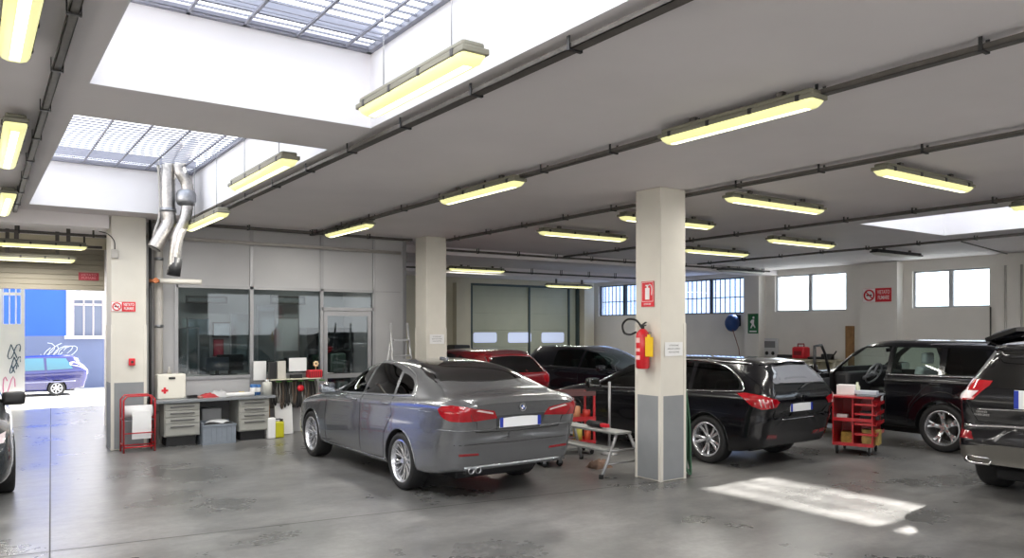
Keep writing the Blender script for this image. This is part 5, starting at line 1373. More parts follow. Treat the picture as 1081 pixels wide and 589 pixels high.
for s_ in (-1, 1):
    c.line('window_trim', 'side', [(-.24, 1.115), (.26, 1.082), (1.13, 1.045), (2.14, 1.005)], .009, satin, sgn=s_, off=.002)
    c.line('window_trim', 'side', [(-.24, 1.115), (-.14, 1.22), (.08, 1.34), (.42, 1.42), (.82, 1.462), (1.22, 1.455), (1.60, 1.375), (1.94, 1.18), (2.14, 1.005)], .009, satin, sgn=s_, off=.002, smooth=4)
    handle(c, 1.38, .965, s_, bmwpaint, .22); handle(c, .40, .985, s_, bmwpaint, .22)
    c.line('shoulder_crease', 'side', [(-.75, .975), (0, .965), (1.5, .935), (2.7, .90)], .005, bmwpaint, sgn=s_, off=.001)
    c.line('sill_trim', 'side', [(.42, .30), (2.45, .285)], .010, bmwpaint, sgn=s_, off=.002)
    for P_ in ([(1.14, 1.07), (1.18, 1.43)],): c.line('window_post', 'side', P_, .018, M['dark'], sgn=s_, off=-.010)
    t_ = c.patch('tail_lamp', 'corner', [(.10, 1.02), (.04, 1.055), (-.08, 1.07), (-.26, 1.055), (-.50, 1.00), (-.52, .915), (-.32, .90), (-.08, .90), (.0, .92), (.06, .96)], mred, sgn=s_, off=.007, cell=.04)
    c.patch('lamp_clear', 'corner', [(-.34, 1.012), (-.36, 1.025), (-.485, .985), (-.485, .968)], mlampw, sgn=s_, off=.011, parent=t_, cell=.04)
    c.line('lamp_gap', 'corner', [(-.30, .90), (-.275, 1.055)], .004, M['black'], parent=t_, sgn=s_, off=.006)
    c.line('corner_ridge', 'corner', [(.12, .80), (-.1, .80), (-.5, .79)], .006, bmwpaint, sgn=s_, off=.001)  # body-coloured ridge round the corner below the tail lamp
    c.patch('bumper_reflector', 'rear', [(s_*x, z) for x, z in [(.48, .505), (.74, .515), (.74, .543), (.49, .532)]], mredd, off=.004, cell=.04)
seams(c, [[(1.13, .30), (1.14, 1.04)], [(2.28, .99), (2.32, .72), (2.30, .30), (1.15, .30)], [(.26, 1.08), (.22, .86), (.40, .64), (.45, .32), (1.12, .30)]])
mb = MB(); c.line('', 'rear', [(-.74, 1.075), (-.58, .88), (-.56, .77), (0, .75), (.56, .77), (.58, .88), (.74, 1.075)], .006, None, mb=mb); c.line('', 'rear', [(-.80, .64), (0, .625), (.80, .64)], .004, None, mb=mb)
mb.build('boot_gap', M['black'], c.root)
c.patch('bumper_recess', 'rear', [(-.30, .775), (.30, .775), (.34, .945), (-.34, .945)], mat('recess_grey', (86, 89, 92), rough=.3, metal=.7, coat=1), off=.002)
plate(c, .865, 0.0, .56, .12)
ZE = 1.02; yb_ = c.proj('rear', 0, ZE)[0].y-.012
mb = MB(); mb.lathe([(0, 0), (.036, 0), (.041, .004), (.041, .012), (0, .02)], 'y', c=(0, yb_, ZE), seg=28); em = mb.build('boot_emblem', M['dark'], c.root)
mb = MB(); mb.tube([(.040*math.cos(t), yb_-.001, ZE+.040*math.sin(t)) for t in [2*PI*k/24 for k in range(24)]], .003, 6, closed=True); mb.build('emblem_ring', chrome, em)
for q, m_ in ((0, M['signwhite']), (1, mat('emblem_blue', (40, 90, 170), rough=.3)), (2, M['signwhite']), (3, MATS['emblem_blue'])):
    pts = [(0, yb_-.002, ZE)]+[(.024*math.cos(t), yb_-.002, ZE+.024*math.sin(t)) for t in [PI/2*q+PI/2*k/6 for k in range(7)]]
    mb = MB(); mb.prism(pts, (0, -.001, 0)); mb.build('emblem_quarter', m_, em)
# paler metallic bumper lower lip, exhausts
c.line('bumper_lip', 'rear', [(-.66, .375), (0, .365), (.66, .375)], .02, mat('lip_grey', (170, 174, 178), rough=.25, metal=.8, coat=1), off=-.006)
mb = MB(); loc, nor = c.proj('rear', -.48, .36)
for x in (-.57, -.48): mb.lathe([(.028, .12), (.035, .10), (.037, 0), (.034, -.008), (.030, 0), (.028, .1)], 'y', c=(x, loc.y-.02, .345), seg=24)
mb.build('exhaust_tips', chrome, c.root)
mb = MB(); mb.box(-.64, -.41, loc.y-.006, loc.y+.2, .302, .385, bev=.02); mb.build('exhaust_cutout', M['black'], c.root)
for s_ in (-1, 1): mirror(c, 1.90, 1.08, .90, s_, bmwpaint, c.root, .95)
for x in (-.38, .38): seat_mb(x, 1.05, .40).build('seat', M['seat'], c.root)
seat_mb(0, .18, .40, 1.2, False).build('rear_bench', M['seat'], c.root)
mb = MB(); mb.box(-.02, .02, .42, .60, 1.455, 1.525, bev=.012); mb.build('aerial_fin', bmwpaint, c.root)

# ---------------------------------------------------------------- black wagon
blackp = mat('black_paint', (7, 7, 12), rough=.2, coat=.55, spec=.35)
sp = dict(wb=2.82, roh=.84, foh=.94, hwmax=.885, R=.335, tw=.235, rimr=.235, wheel='double5', paint=blackp, plan=.17, corner=.20, warp=1.0,
    top=[(-.84, 1.42), (-.6, 1.45), (0, 1.475), (1.0, 1.48), (1.6, 1.44), (1.95, 1.36), (2.4, 1.16), (2.75, 1.02), (3.1, .95), (3.5, .82), (3.76, .66)],
    belt=[(-.84, 1.0), (0, 1.0), (1.6, .95), (2.5, .92), (3.0, .86), (3.5, .74), (3.76, .58)],
    hw=[(-.84, .89), (-.4, .88), (0, .885), (1.3, .88), (2.82, .88), (3.76, .86)],
    gw=[(-.84, .56), (-.3, .58), (1.2, .60), (1.9, .61), (2.5, .68), (3.76, .7)],
    sill=[(-.84, .30), (-.6, .24), (0, .2), (2.9, .2), (3.76, .22)],
    rear=[(.2, .14), (.32, .05), (.5, .0), (.66, .0), (.72, .05), (.92, .07), (1.0, .10), (1.2, .18), (1.38, .30), (1.48, .31)],
    front=[(.2, .1), (.35, .0), (.55, .02), (.7, .08), (.8, .15), (1.0, .2)],
    glass=gdark, wsglass=gclear, cabin=(-.55, 2.4, .42),
    side_windows=[[(1.30, .99), (2.3, .955), (2.02, 1.16), (1.72, 1.31), (1.34, 1.38)],
                  [(.36, 1.01), (1.22, .99), (1.26, 1.385), (.75, 1.40), (.40, 1.39)],
                  [(-.50, 1.07), (.28, 1.02), (.32, 1.385), (.10, 1.385), (-.12, 1.36), (-.30, 1.30), (-.43, 1.21), (-.50, 1.12)]],
    wsz=[(-.66, 1.08), (.66, 1.08), (.56, 1.37), (0, 1.40), (-.56, 1.37)],
    rw=('rear', [(-.63, 1.05), (-.3, 1.035), (.3, 1.035), (.63, 1.05), (.52, 1.36), (0, 1.385), (-.52, 1.36)]), rwglass=mat('rear_tint', (16, 22, 24), rough=.05, coat=1))
wag = build_car(sp, 'station_wagon', 'black station wagon half hidden by the front pillar, rear facing us', (9.36, 7.42, 0), math.radians(2))
c = wag
for s_ in (-1, 1):
    c.line('window_trim', 'side', [(2.4, .935), (1.26, .97), (.3, 1.0), (-.45, 1.035), (-.58, 1.07), (-.45, 1.22), (-.1, 1.375), (.4, 1.425), (1.3, 1.42), (1.75, 1.34), (2.1, 1.16), (2.4, .935)], .012, chrome, sgn=s_, off=.002, smooth=4)
    handle(c, 1.52, .90, s_, blackp); handle(c, .50, .91, s_, blackp)
    t_ = c.patch('tail_lamp', 'corner', [(.20, 1.01), (.10, 1.03), (-.08, 1.0), (-.28, .95), (-.33, .91), (-.28, .845), (-.08, .82), (.04, .86), (.13, .95)], mred, sgn=s_, off=.007, cell=.04)
    for k in range(4): c.line('light_claw', 'corner', [(-.08-k*.05, .85), (-.05-k*.05, .95)], .006, mlampw, sgn=s_, parent=t_, off=.008)
    c.patch('bumper_reflector', 'rear', [(s_*x, z) for x, z in [(.42, .40), (.68, .42), (.66, .47), (.44, .45)]], mredd, off=.004, cell=.04)
    c.line('roof_rail', 'side', [(-.55, 1.40), (.2, 1.425), (1.3, 1.425)], .011, satin, sgn=s_, off=.01)
    c.line('light_catcher', 'side', [(-.45, .72), (.0, .74), (2.4, .70)], .005, blackp, sgn=s_, off=.001)
    mirror(c, 2.10, 1.02, .92, s_, blackp, c.root, 1.05)
seams(c, [[(1.26, .28), (1.27, .98)], [(2.42, .94), (2.42, .3), (1.28, .28)], [(.32, 1.0), (.36, .62), (.45, .3), (1.25, .28)]])
mb = MB(); c.line('', 'rear', [(-.80, .98), (-.62, .80), (-.58, .70), (0, .68), (.58, .70), (.62, .80), (.80, .98)], .006, None, mb=mb); mb.build('tailgate_gap', M['black'], c.root)
c.line('chrome_strip', 'rear', [(-.40, .66), (0, .655), (.40, .66)], .007, chrome, off=.004)
plate(c, .815, 0.0)
c.line('wiper', 'rear', [(-.02, 1.055), (.16, 1.11), (.34, 1.135)], .010, M['dark'], off=.02)
mb = MB(); loc, nor = c.proj('rear', 0, .94); mb.prism([(x, loc.y-.012, .94+z) for x, z in [(-.035, .02), (-.01, .045), (.03, .03), (.02, .01), (.04, -.01), (.015, -.045), (0, -.01), (-.02, -.04), (-.03, -.01)]], (0, -.006, 0)); mb.build('tailgate_emblem', chrome, c.root)
loc, nor = c.proj('rear', -.4, .76)
text_mesh('badge_lettering', '508', .045, chrome, c.root, (-.36, loc.y-.008, .775), (PI/2, 0, 0)); text_mesh('badge_lettering', 'HDi', .035, chrome, c.root, (-.36, loc.y-.008, .725), (PI/2, 0, 0))
c.patch('roof_glass', 'top', [(-.50, -.2), (.50, -.2), (.50, 1.5), (-.50, 1.5)], gsolid, off=.003, cell=.12)
c.line('spoiler_edge', 'rear', [(-.52, 1.40), (0, 1.425), (.52, 1.40)], .025, blackp, off=.0)
for x in (-.38, .38): seat_mb(x, 1.05, .40).build('seat', M['seat'], c.root)
seat_mb(0, .18, .40, 1.2, False).build('rear_bench', M['seat'], c.root)
mb = MB(); mb.box(-.5, .1, -.45, -.1, .9, 1.12, bev=.03); mb.build('parcel_cover', M['seat'], c.root)

# yellow jacket inside the wagon is seen through its rear side window
mb = MB(); mb.box(-.06, .06, -.14, .14, 0, .34, bev=.05)
one(mb, 'safety_vest', mat('vest_yellow', (214, 190, 30), rough=.8), 'yellow vest hanging on a seat inside the black wagon', 'vest', loc=(9.0, 7.42+.98, 1.0))

# ---------------------------------------------------------------- black off-roader with open door
sp = dict(wb=2.745, roh=1.0, foh=.86, hwmax=.965, R=.368, tw=.27, rimr=.262, wheel='wide5', paint=blackp, plan=.06, corner=.10, warp=.7,
    top=[(-1.0, 1.64), (-.8, 1.68), (0, 1.71), (.9, 1.71), (1.42, 1.675), (1.68, 1.58), (2.0, 1.33), (2.2, 1.19), (2.5, 1.14), (3.2, 1.08), (3.5, 1.0), (3.6, .85)],
    belt=[(-1.0, 1.14), (0, 1.13), (1.5, 1.10), (2.4, 1.07), (3.1, 1.02), (3.5, .92), (3.6, .8)],
    hw=[(-1.0, .93), (-.4, .96), (0, .965), (1.3, .955), (2.7, .965), (3.6, .9)],
    gw=[(-1.0, .66), (0, .68), (1.0, .70), (1.6, .70), (2.1, .76), (3.6, .74)],
    sill=[(-1.0, .42), (-.5, .34), (0, .3), (2.9, .3), (3.6, .34)],
    rear=[(.3, .1), (.42, .02), (.6, .0), (.75, .05), (1.05, .07), (1.15, .1), (1.6, .30), (1.74, .30)],
    front=[(.3, .1), (.45, .0), (.8, .02), (1.0, .08), (1.2, .1)],
    glass=gclear, wsglass=gclear, cabin=(-.78, 1.98, .52),
    side_windows=[[(.95, 1.16), (1.84, 1.14), (1.66, 1.39), (1.42, 1.56), (.98, 1.585)],
                  [(.08, 1.17), (.85, 1.16), (.87, 1.585), (.12, 1.585)],
                  [(-.72, 1.21), (-.02, 1.18), (.02, 1.585), (-.52, 1.57)]], smoothwin=False,
    wsz=[(-.72, 1.22), (.72, 1.22), (.64, 1.60), (0, 1.63), (-.64, 1.60)], rwz=[(-.62, 1.2), (.62, 1.2), (.56, 1.56), (-.56, 1.56)], open_side=-1, open_idx=(0,))
sp['dark_idx'] = (2,)
def door_cut():
    mb = MB(); P = [(.94, .45), (1.86, .45), (1.97, .75), (1.97, 1.10), (1.86, 1.22), (1.66, 1.43), (1.44, 1.59), (.94, 1.60)]
    mb.prism([(-1.3, y, z) for y, z in P], (.62, 0, 0)); return mb
sp['extra_cuts'] = [door_cut]
rov = build_car(sp, 'off_roader', 'black boxy off-roader with its driver door wide open and wrapped seats', (13.12, 5.92, 0), math.radians(-2.5))
c = rov
for s_ in (-1, 1):
    c.line('window_trim', 'side', [(-.78, 1.175), (.0, 1.15), (.92, 1.14)] if s_ < 0 else [(-.78, 1.175), (.0, 1.15), (1.98, 1.12)], .012, satin, sgn=s_, off=.002)
    handle(c, .10, 1.03, s_, blackp)
    c.line('arch_crease', 'side', [(.55*math.cos(t), .37+.55*math.sin(t)) for t in [math.radians(10+150*k/14) for k in range(15)]], .010, blackp, sgn=s_, off=.003)
seams(c, [[(.02, 1.14), (.3, .95), (.5, .7), (.55, .42), (.90, .42), (.91, 1.59)]])
for x in (-.40, .40):
    s_ = seat_mb(x, .72, .52, .52); o = s_.build('seat', M['plastic_wrap'], c.root)
seat_mb(0, -.22, .52, 1.3, False).build('rear_bench', M['plastic_wrap'], c.root)
mb = MB(); mb.box(-.82, .82, 1.66, 1.95, .72, 1.14, bev=.06); mb.box(-.18, .18, .9, 1.7, .52, .86, bev=.05); mb.build('dashboard', mat('dash_dark', (40, 40, 42), rough=.6), c.root)
mb = MB(); T_ = Matrix.Rotation(math.radians(-62), 3, 'X')
def stw(x, y, z): v = T_ @ Vector((x, y, 0)); return Vector((-.40, 1.46, 1.12))+v+Vector((0, 0, z))
mb.tube([stw(.19*math.cos(t), .19*math.sin(t), 0) for t in [2*PI*k/28 for k in range(28)]], .016, 8, closed=True)
for t in (0.2, PI-.2, -PI/2): mb.tube([stw(0, 0, 0), stw(.18*math.cos(t), .18*math.sin(t), 0)], .018, 6)
mb.sphere(stw(0, 0, 0), .06, (1, 1, .7)); mb.tube([stw(0, 0, 0), (-.40, 1.70, 1.0)], .03, 8); mb.build('steering_wheel', mat('wheel_grey', (120, 122, 128), rough=.4), c.root)
mb = MB(); mb.box(-.12, .12, 1.38, 1.42, 1.48, 1.55, bev=.015); mb.cyl((0, 1.40, 1.54), (0, 1.43, 1.62), .012, 8); mb.build('inner_mirror', M['dark'], c.root)
# door: hinged at the front edge, swung open
hinge = Vector((-.96, 1.98, 0)); od_ = bpy.data.objects.new('open_door', None); COL.objects.link(od_); od_.parent = c.root; od_.location = hinge; od_.rotation_euler = (0, 0, math.radians(-68))
P = [(-.98, .46), (-.10, .46), (0, .75), (0, 1.08), (-.0, 1.12), (-.98, 1.14)]
dm = MB(); dm.prism([(-.02, y, z) for y, z in P], (.06, 0, 0)); dp_ = dm.build('door_panel', blackp, od_)
fr_ = MB(); F_ = [(-.97, 1.14), (-.97, 1.60), (-.54, 1.61), (-.30, 1.46), (-.02, 1.13)]
fr_.tube([(.04+.0*z, y, z) for y, z in F_], .024, 8); fr_.build('window_frame', M['dark'], od_)
lm = MB(); lm.box(.045, .075, -.9, -.12, .52, 1.05, bev=.01); lm.box(.075, .12, -.8, -.3, .82, .88, bev=.01); lm.build('door_lining', mat('lining_grey', (52, 52, 54), rough=.7), od_)
# raised tailgate
tg = MB(); P = [(-.62, -.05), (-.62, .0)]
tgo = bpy.data.objects.new('raised_tailgate', None); COL.objects.link(tgo); tgo.parent = c.root; tgo.location = (0, -.50, 1.69); tgo.rotation_euler = (math.radians(-14), 0, 0)
tg.prism([(-.66, .0, .0), (.66, .0, .0), (.66, -.45, .05), (.60, -.68, .01), (-.60, -.68, .01), (-.66, -.45, .05)], (0, 0, .06)); tg.build('tailgate_panel', blackp, tgo)
mb = MB(); mb.tube([(-.6, -.62, .05), (-.5, -.69, .06), (0, -.72, .07), (.5, -.69, .06), (.6, -.62, .05)], .06, 10); mb.sphere((-.52, -.3, .05), .1, (1.2, 3, .8)); mb.sphere((.52, -.3, .05), .1, (1.2, 3, .8)); mb.build('spoiler', M['dark'], tgo)
mb = MB(); mb.cyl((-.60, -.05, -.02), (-.62, -.45, -.35), .012, 8); mb.build('gas_strut', M['dark'], tgo)
mirror(c, 1.84, 1.17, .95, 1, blackp, c.root, 1.3)
mb = MB(); mb.tube([(-.03, -.1, 1.12), (-.14, -.12, 1.16)], .02, 8); mb.box(-.36, -.12, -.2, -.08, 1.08, 1.26, bev=.04); mb.build('door_mirror', blackp, od_)

# ---------------------------------------------------------------- black off-roader at the right edge
sp = dict(wb=2.915, roh=.98, foh=.93, hwmax=.97, R=.375, tw=.265, rimr=.25, wheel='wide5', paint=blackp, plan=.13, corner=.16, warp=.75,
    top=[(-.98, 1.70), (-.8, 1.735), (0, 1.76), (1.2, 1.76), (1.75, 1.70), (2.0, 1.58), (2.3, 1.36), (2.55, 1.19), (2.8, 1.15), (3.3, 1.08), (3.7, .98), (3.85, .8)],
    belt=[(-.98, 1.16), (0, 1.13), (1.5, 1.08), (2.4, 1.06), (3.2, 1.0), (3.7, .9), (3.85, .75)],
    hw=[(-.98, .90), (-.4, .955), (0, .97), (1.3, .95), (2.9, .97), (3.85, .88)],
    gw=[(-.98, .60), (0, .64), (1.2, .68), (1.9, .68), (2.4, .76), (3.85, .74)],
    sill=[(-.98, .40), (-.5, .32), (0, .28), (2.9, .28), (3.85, .3)],
    rear=[(.3, .14), (.40, .02), (.6, .0), (.70, .02), (.78, .09), (1.1, .10), (1.2, .13), (1.6, .36), (1.74, .34)],
    front=[(.3, .1), (.45, .0), (.8, .02), (1.0, .08), (1.2, .1)],
    glass=gsolid,
    side_windows=[[(1.30, 1.13), (2.2, 1.12), (2.0, 1.38), (1.74, 1.56), (1.33, 1.60)], [(.40, 1.16), (1.20, 1.14), (1.22, 1.60), (.44, 1.60)], [(-.60, 1.22), (.30, 1.17), (.34, 1.60), (-.30, 1.58)]], smoothwin=False,
    wsz=[(-.72, 1.21), (.72, 1.21), (.60, 1.62), (0, 1.65), (-.60, 1.62)], rw=('rear', [(-.68, 1.24), (.68, 1.24), (.57, 1.63), (0, 1.655), (-.57, 1.63)]))
JH = math.radians(89)   # heading measured clockwise from +y
jl = Vector((-math.cos(JH), math.sin(JH), 0))
jp = PZ(1054, 512.5)-jl*.83
jee = build_car(sp, 'off_roader', 'black off-roader with chrome trim cut by the right picture edge', (jp.x, jp.y, 0), -JH)
c = jee
for s_ in (-1, 1):
    t_ = c.patch('tail_lamp', 'corner', [(.16, 1.15), (.18, 1.29), (-.02, 1.325), (-.26, 1.31), (-.27, 1.26), (-.21, 1.10), (.0, 1.08), (.10, 1.09)], mred, sgn=s_, off=.010, cell=.04)
    c.patch('lamp_clear', 'corner', [(.02, 1.10), (.03, 1.18), (-.225, 1.20), (-.19, 1.115)], mlampw, sgn=s_, off=.014, parent=t_, cell=.04)
    c.patch('bumper_reflector', 'rear', [(s_*x, z) for x, z in [(.68, .66), (.84, .67), (.84, .75), (.72, .74)]], mredd, off=.006, cell=.04)
    mb = MB(); loc, nor = c.proj('rear', s_*.60, .47)
    P = [(.50, .44), (.52, .40), (.72, .40), (.76, .44), (.74, .475), (.53, .475)]
    mb.tube([(s_*x, loc.y-.012, z) for x, z in P], .013, 6, closed=True); mb.build('exhaust_trim', chrome, c.root)
    mb = MB(); mb.prism([(s_*x, loc.y-.008, z) for x, z in P], (0, .03, 0)); mb.build('exhaust_mouth', M['black'], c.root)
    mirror(c, 2.16, 1.17, .95, s_, blackp, c.root, 1.2)
c.line('chrome_strip', 'rear', [(-.80, .80), (-.4, .825), (0, .83), (.4, .825), (.80, .80)], .022, chrome, off=.0)
c.patch('bumper_skid', 'rear', [(-.84, .44), (-.82, .58), (-.4, .62), (.4, .62), (.82, .58), (.84, .44), (.5, .405), (-.5, .405)], mat('bumper_silver', (92, 90, 86), rough=.32, metal=.7, coat=.6), off=.01)
c.line('chrome_strip', 'rear', [(-.66, 1.0), (0, 1.02), (.66, 1.0)], .010, chrome, off=.002)
plate(c, 1.13, -.03, .50, .20)
loc, nor = c.proj('rear', 0, 1.29); text_mesh('badge_lettering', 'Jeep', .09, chrome, c.root, (-.02, loc.y-.012, 1.285), (PI/2, 0, 0))
text_mesh('badge_lettering', 'GRAND\nCHEROKEE', .032, chrome, c.root, (-.60, c.proj('rear', -.6, 1.0)[0].y-.012, .955), (PI/2, 0, 0))
c.line('spoiler', 'rear', [(-.57, 1.665), (0, 1.70), (.57, 1.665)], .045, blackp, off=.0)
mb = MB(); c.line('', 'rear', [(-.72, 1.62), (-.80, 1.2), (-.66, .86), (0, .85), (.66, .86), (.80, 1.2), (.72, 1.62)], .006, None, mb=mb); mb.build('tailgate_gap', M['black'], c.root)

# ---------------------------------------------------------------- dark hatchback facing us, behind the wagon
sp = dict(wb=2.6, roh=.78, foh=.84, hwmax=.88, R=.315, tw=.21, rimr=.21, wheel='seven', paint=mat('deep_blue_paint', (10, 12, 24), rough=.2, coat=1), plan=.12, corner=.15, warp=.8,
    top=[(-.78, 1.40), (-.5, 1.44), (.3, 1.48), (1.1, 1.47), (1.5, 1.41), (1.8, 1.31), (2.3, 1.08), (2.6, 1.0), (3.0, .93), (3.3, .8), (3.44, .64)],
    belt=[(-.78, 1.02), (0, .99), (1.4, .94), (2.3, .9), (2.9, .84), (3.3, .7), (3.44, .56)],
    hw=[(-.78, .83), (0, .87), (1.3, .88), (2.6, .87), (3.44, .80)],
    gw=[(-.78, .54), (0, .58), (1.2, .60), (1.8, .60), (2.3, .66), (3.44, .66)],
    sill=[(-.78, .30), (0, .2), (2.6, .2), (3.44, .22)],
    rear=[(.2, .1), (.35, .02), (.6, .0), (.9, .05), (1.0, .08), (1.35, .34), (1.5, .34)],
    front=[(.2, .1), (.35, .0), (.55, .02), (.7, .08), (.8, .15), (1.0, .2)],
    glass=glass('teal_tint', (120, 150, 146)), wsglass=mat('screen_tint', (40, 58, 58), rough=.05, coat=1),
    side_windows=[[(1.20, .98), (2.15, .95), (1.85, 1.15), (1.55, 1.30), (1.22, 1.36)], [(.30, 1.0), (1.12, .98), (1.15, 1.375), (.60, 1.385), (.34, 1.36)]], 
    wsz=[(-.64, 1.03), (.64, 1.03), (.52, 1.35), (0, 1.38), (-.52, 1.35)])
sp['ws'] = [(-.66, 2.33), (0, 2.42), (.66, 2.33), (.62, 2.0), (.55, 1.62), (.52, 1.50), (0, 1.46), (-.52, 1.50), (-.55, 1.62), (-.62, 2.0)]
sp['cabin'] = (-.3, 2.1, .42); sp['wsz'] = None
HX, HY, HR = 12.3, 15.2, math.radians(188)
hat = build_car(sp, 'hatchback', 'dark blue hatchback behind the wagon, its windscreen towards us', (HX, HY, 0), HR)
c = hat
for s_ in (-1, 1):
    mirror(c, 1.98, .99, .87, s_, sp['paint'], c.root, 1.0)
    handle(c, 1.35, .88, s_, sp['paint']); handle(c, .45, .89, s_, sp['paint'])
    c.patch('headlamp', 'front', [(s_*x, z) for x, z in [(.45, .62), (.74, .66), (.76, .76), (.58, .72)]], mlampw, off=.006, cell=.04)
    c.line('window_trim', 'side', [(.2, .985), (1.16, .965), (2.25, .93), (1.95, 1.13), (1.6, 1.31), (1.2, 1.40)], .008, satin, sgn=s_, off=.002)
seams(c, [[(1.16, .28), (1.17, .97)], [(2.2, .93), (2.2, .3), (1.16, .28)]])
c.patch('grille', 'front', [(-.4, .34), (.4, .34), (.45, .5), (-.45, .5)], M['dark'], off=.006)
plate(c, .45, 0, mode='front')
for x in (-.36, .36): seat_mb(x, .95, .40).build('seat', M['seat'], c.root)

# ---------------------------------------------------------------- red hatchback behind the sedan
sp2 = dict(sp); redp = mat('red_car_paint', (112, 16, 24), rough=.22, coat=1)
sp2.update(paint=redp, cabin=(-.35, 2.1, .42), rw=('rear', [(-.60, 1.04), (.60, 1.04), (.50, 1.33), (0, 1.36), (-.50, 1.33)]), rwglass=gsolid,
    side_windows=sp['side_windows']+[[(-.30, 1.06), (.20, 1.01), (.22, 1.36), (-.1, 1.30)]])
redc = build_car(sp2, 'hatchback', 'red hatchback seen over the rear of the silver sedan', (8.62, 13.0, 0), 0)
c = redc
for s_ in (-1, 1):
    mirror(c, 1.98, .99, .87, s_, redp, c.root, 1.0)
    c.patch('tail_lamp', 'rear', [(s_*x, z) for x, z in [(.80, .84), (.80, 1.02), (.68, 1.05), (.58, .98), (.62, .85)]], mred, off=.006, cell=.04)
    c.patch('tail_lamp_side', 'side', [(-.35, .98), (-.6, 1.03), (-.62, .85), (-.45, .85)], mred, sgn=s_, off=.006, cell=.04)
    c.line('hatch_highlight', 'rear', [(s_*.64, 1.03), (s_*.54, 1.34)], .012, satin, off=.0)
plate(c, .72, 0)

# ---------------------------------------------------------------- blue people carrier in the street
bluep = mat('blue_car_paint', (16, 20, 84), rough=.25, coat=1)
sp = dict(wb=2.82, roh=1.05, foh=.85, hwmax=.92, R=.33, tw=.22, rimr=.21, wheel='seven', paint=bluep, plan=.12, corner=.15, warp=.9,
    top=[(-1.05, 1.66), (-.7, 1.72), (.3, 1.75), (1.4, 1.72), (2.0, 1.58), (2.6, 1.26), (3.0, 1.08), (3.4, .95), (3.67, .7)],
    belt=[(-1.05, 1.12), (0, 1.08), (1.6, 1.03), (2.6, 1.0), (3.2, .9), (3.67, .6)],
    hw=[(-1.05, .88), (0, .92), (1.3, .92), (2.8, .92), (3.67, .82)],
    gw=[(-1.05, .62), (0, .66), (1.2, .68), (2.0, .66), (2.6, .7), (3.67, .68)],
    sill=[(-1.05, .32), (0, .24), (2.6, .24), (3.67, .26)],
    rear=[(.2, .1), (.35, .02), (.6, .0), (.9, .05), (1.1, .1), (1.6, .42), (1.75, .42)],
    front=[(.2, .1), (.35, .0), (.55, .02), (.7, .08), (1.0, .2)], glass=mat('teal_glass', (40, 92, 110), rough=.06, coat=1),
    side_windows=[[(1.5, 1.1), (2.5, 1.08), (2.1, 1.4), (1.54, 1.58)], [(.45, 1.12), (1.4, 1.1), (1.43, 1.62), (.48, 1.62)], [(-.62, 1.16), (.35, 1.12), (.38, 1.62), (-.36, 1.60)]], smoothwin=False,
    rw=('rear', [(-.68, 1.15), (.68, 1.15), (.58, 1.6), (-.58, 1.6)]))
bp = PY(60, 419, 38.6)
mpv = build_car(sp, 'people_carrier', 'dark blue people carrier parked in the street beyond the entrance', (bp.x+.0, 38.6+.92, -1.03), PI/2)
c = mpv
for s_ in (-1, 1):
    c.patch('tail_lamp', 'rear', [(s_*x, z) for x, z in [(.80, .9), (.80, 1.45), (.70, 1.45), (.72, .9)]], mlampw, off=.006, cell=.06)
    c.line('side_moulding', 'side', [(-.7, .62), (2.4, .60)], .03, mat('moulding_grey', (120, 122, 150), rough=.5), sgn=s_, off=.0)
seams(c, [[(.4, 1.1), (.4, .3)], [(1.45, 1.1), (1.45, .3)]])
plate(c, .8, 0)

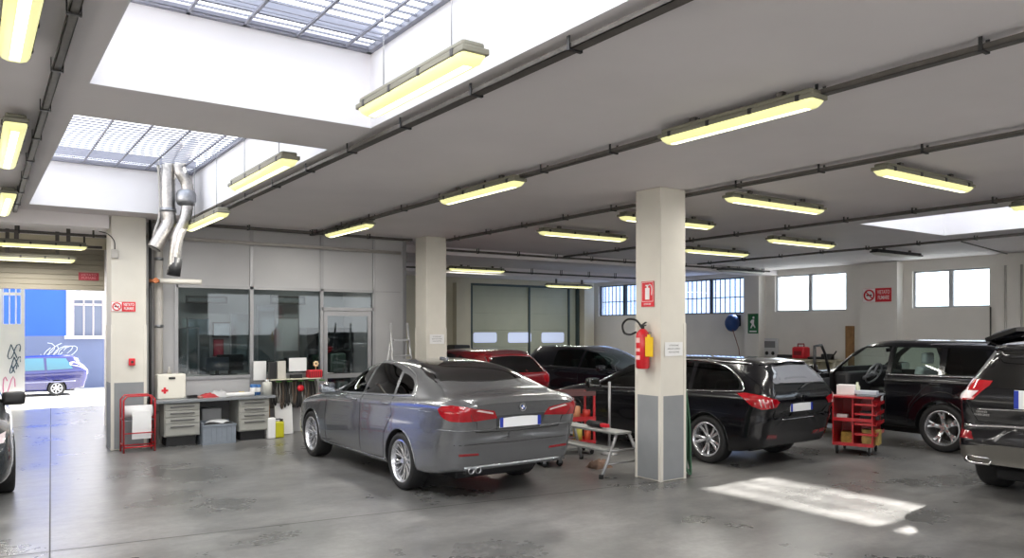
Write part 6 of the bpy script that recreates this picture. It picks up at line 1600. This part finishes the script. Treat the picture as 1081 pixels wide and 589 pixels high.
# ---------------------------------------------------------------- dark car at the left edge
sp = dict(wb=2.65, roh=.9, foh=.85, hwmax=.88, R=.32, tw=.215, rimr=.22, wheel='seven', paint=mat('anthracite_paint', (60, 64, 68), rough=.25, metal=.5, coat=1), plan=.12, corner=.15, warp=.8,
    top=[(-.9, 1.0), (-.6, 1.08), (-.2, 1.2), (.3, 1.38), (.9, 1.45), (1.5, 1.43), (1.9, 1.33), (2.4, 1.1), (2.65, 1.0), (3.1, .93), (3.4, .8), (3.5, .64)],
    belt=[(-.9, .95), (0, .97), (1.4, .93), (2.4, .9), (2.9, .84), (3.35, .7), (3.5, .56)],
    hw=[(-.9, .83), (0, .87), (1.3, .88), (2.65, .87), (3.5, .80)],
    gw=[(-.9, .54), (0, .57), (1.2, .58), (1.8, .60), (2.3, .66), (3.5, .66)],
    sill=[(-.9, .30), (0, .2), (2.6, .2), (3.5, .22)],
    rear=[(.2, .1), (.35, .02), (.6, .0), (.9, .05), (1.1, .0)],
    front=[(.2, .1), (.35, .0), (.55, .02), (.7, .08), (.8, .15), (1.0, .2)],
    glass=gsolid, side_windows=[[(1.22, .97), (2.15, .95), (1.85, 1.15), (1.55, 1.30), (1.24, 1.36)], [(.35, .99), (1.14, .97), (1.17, 1.375), (.70, 1.36), (.42, 1.25)]],
    wsz=[(-.64, 1.04), (.64, 1.04), (.52, 1.33), (0, 1.36), (-.52, 1.33)])
p = PZ(8, 519)
lef = build_car(sp, 'sedan', 'dark car cut by the left picture edge, only mirror and wheel in view', (p.x-.80, p.y+2.65, 0), PI)
c = lef
for s_ in (-1, 1):
    mirror(c, 1.95, 1.03, .74, s_, M['dark'], c.root, 1.1)
    c.patch('headlamp', 'front', [(s_*x, z) for x, z in [(.45, .62), (.74, .66), (.76, .76), (.58, .72)]], mlampw, off=.006, cell=.04)

# ---------------------------------------------------------------- groups of like things
_G = dict(fluorescent_lamp='fluorescent lamps', cable_tray='cable trays under the ceiling', concrete_pillar='square white pillars', spray_can='tins on the small red trolley', rag='rags', folded_clothes='clothes on the office shelf',
          skylight_grid='skylight grids', exhaust_duct='silver exhaust ducts', no_smoking_sign='red no smoking signs', paper_notice='paper notices on the pillars', paint_tin='blue and white tins on the desk', ring_binder='binders on the ledge',
          paper_sheet='white paper sheets by the office window', computer_monitor='monitors in the office', hatchback='hatchbacks at the back', off_roader='black off-roaders', sedan='saloon cars', air_tool='black tools on the wall workbench', dark_band='dark bands added in the office', wall_pipe='vertical pipes at the right')
for o in list(COL.objects):
    if o.parent is None and 'label' in o:
        st = o.name.split('.')[0]
        if st in _G: o['group'] = _G[st]
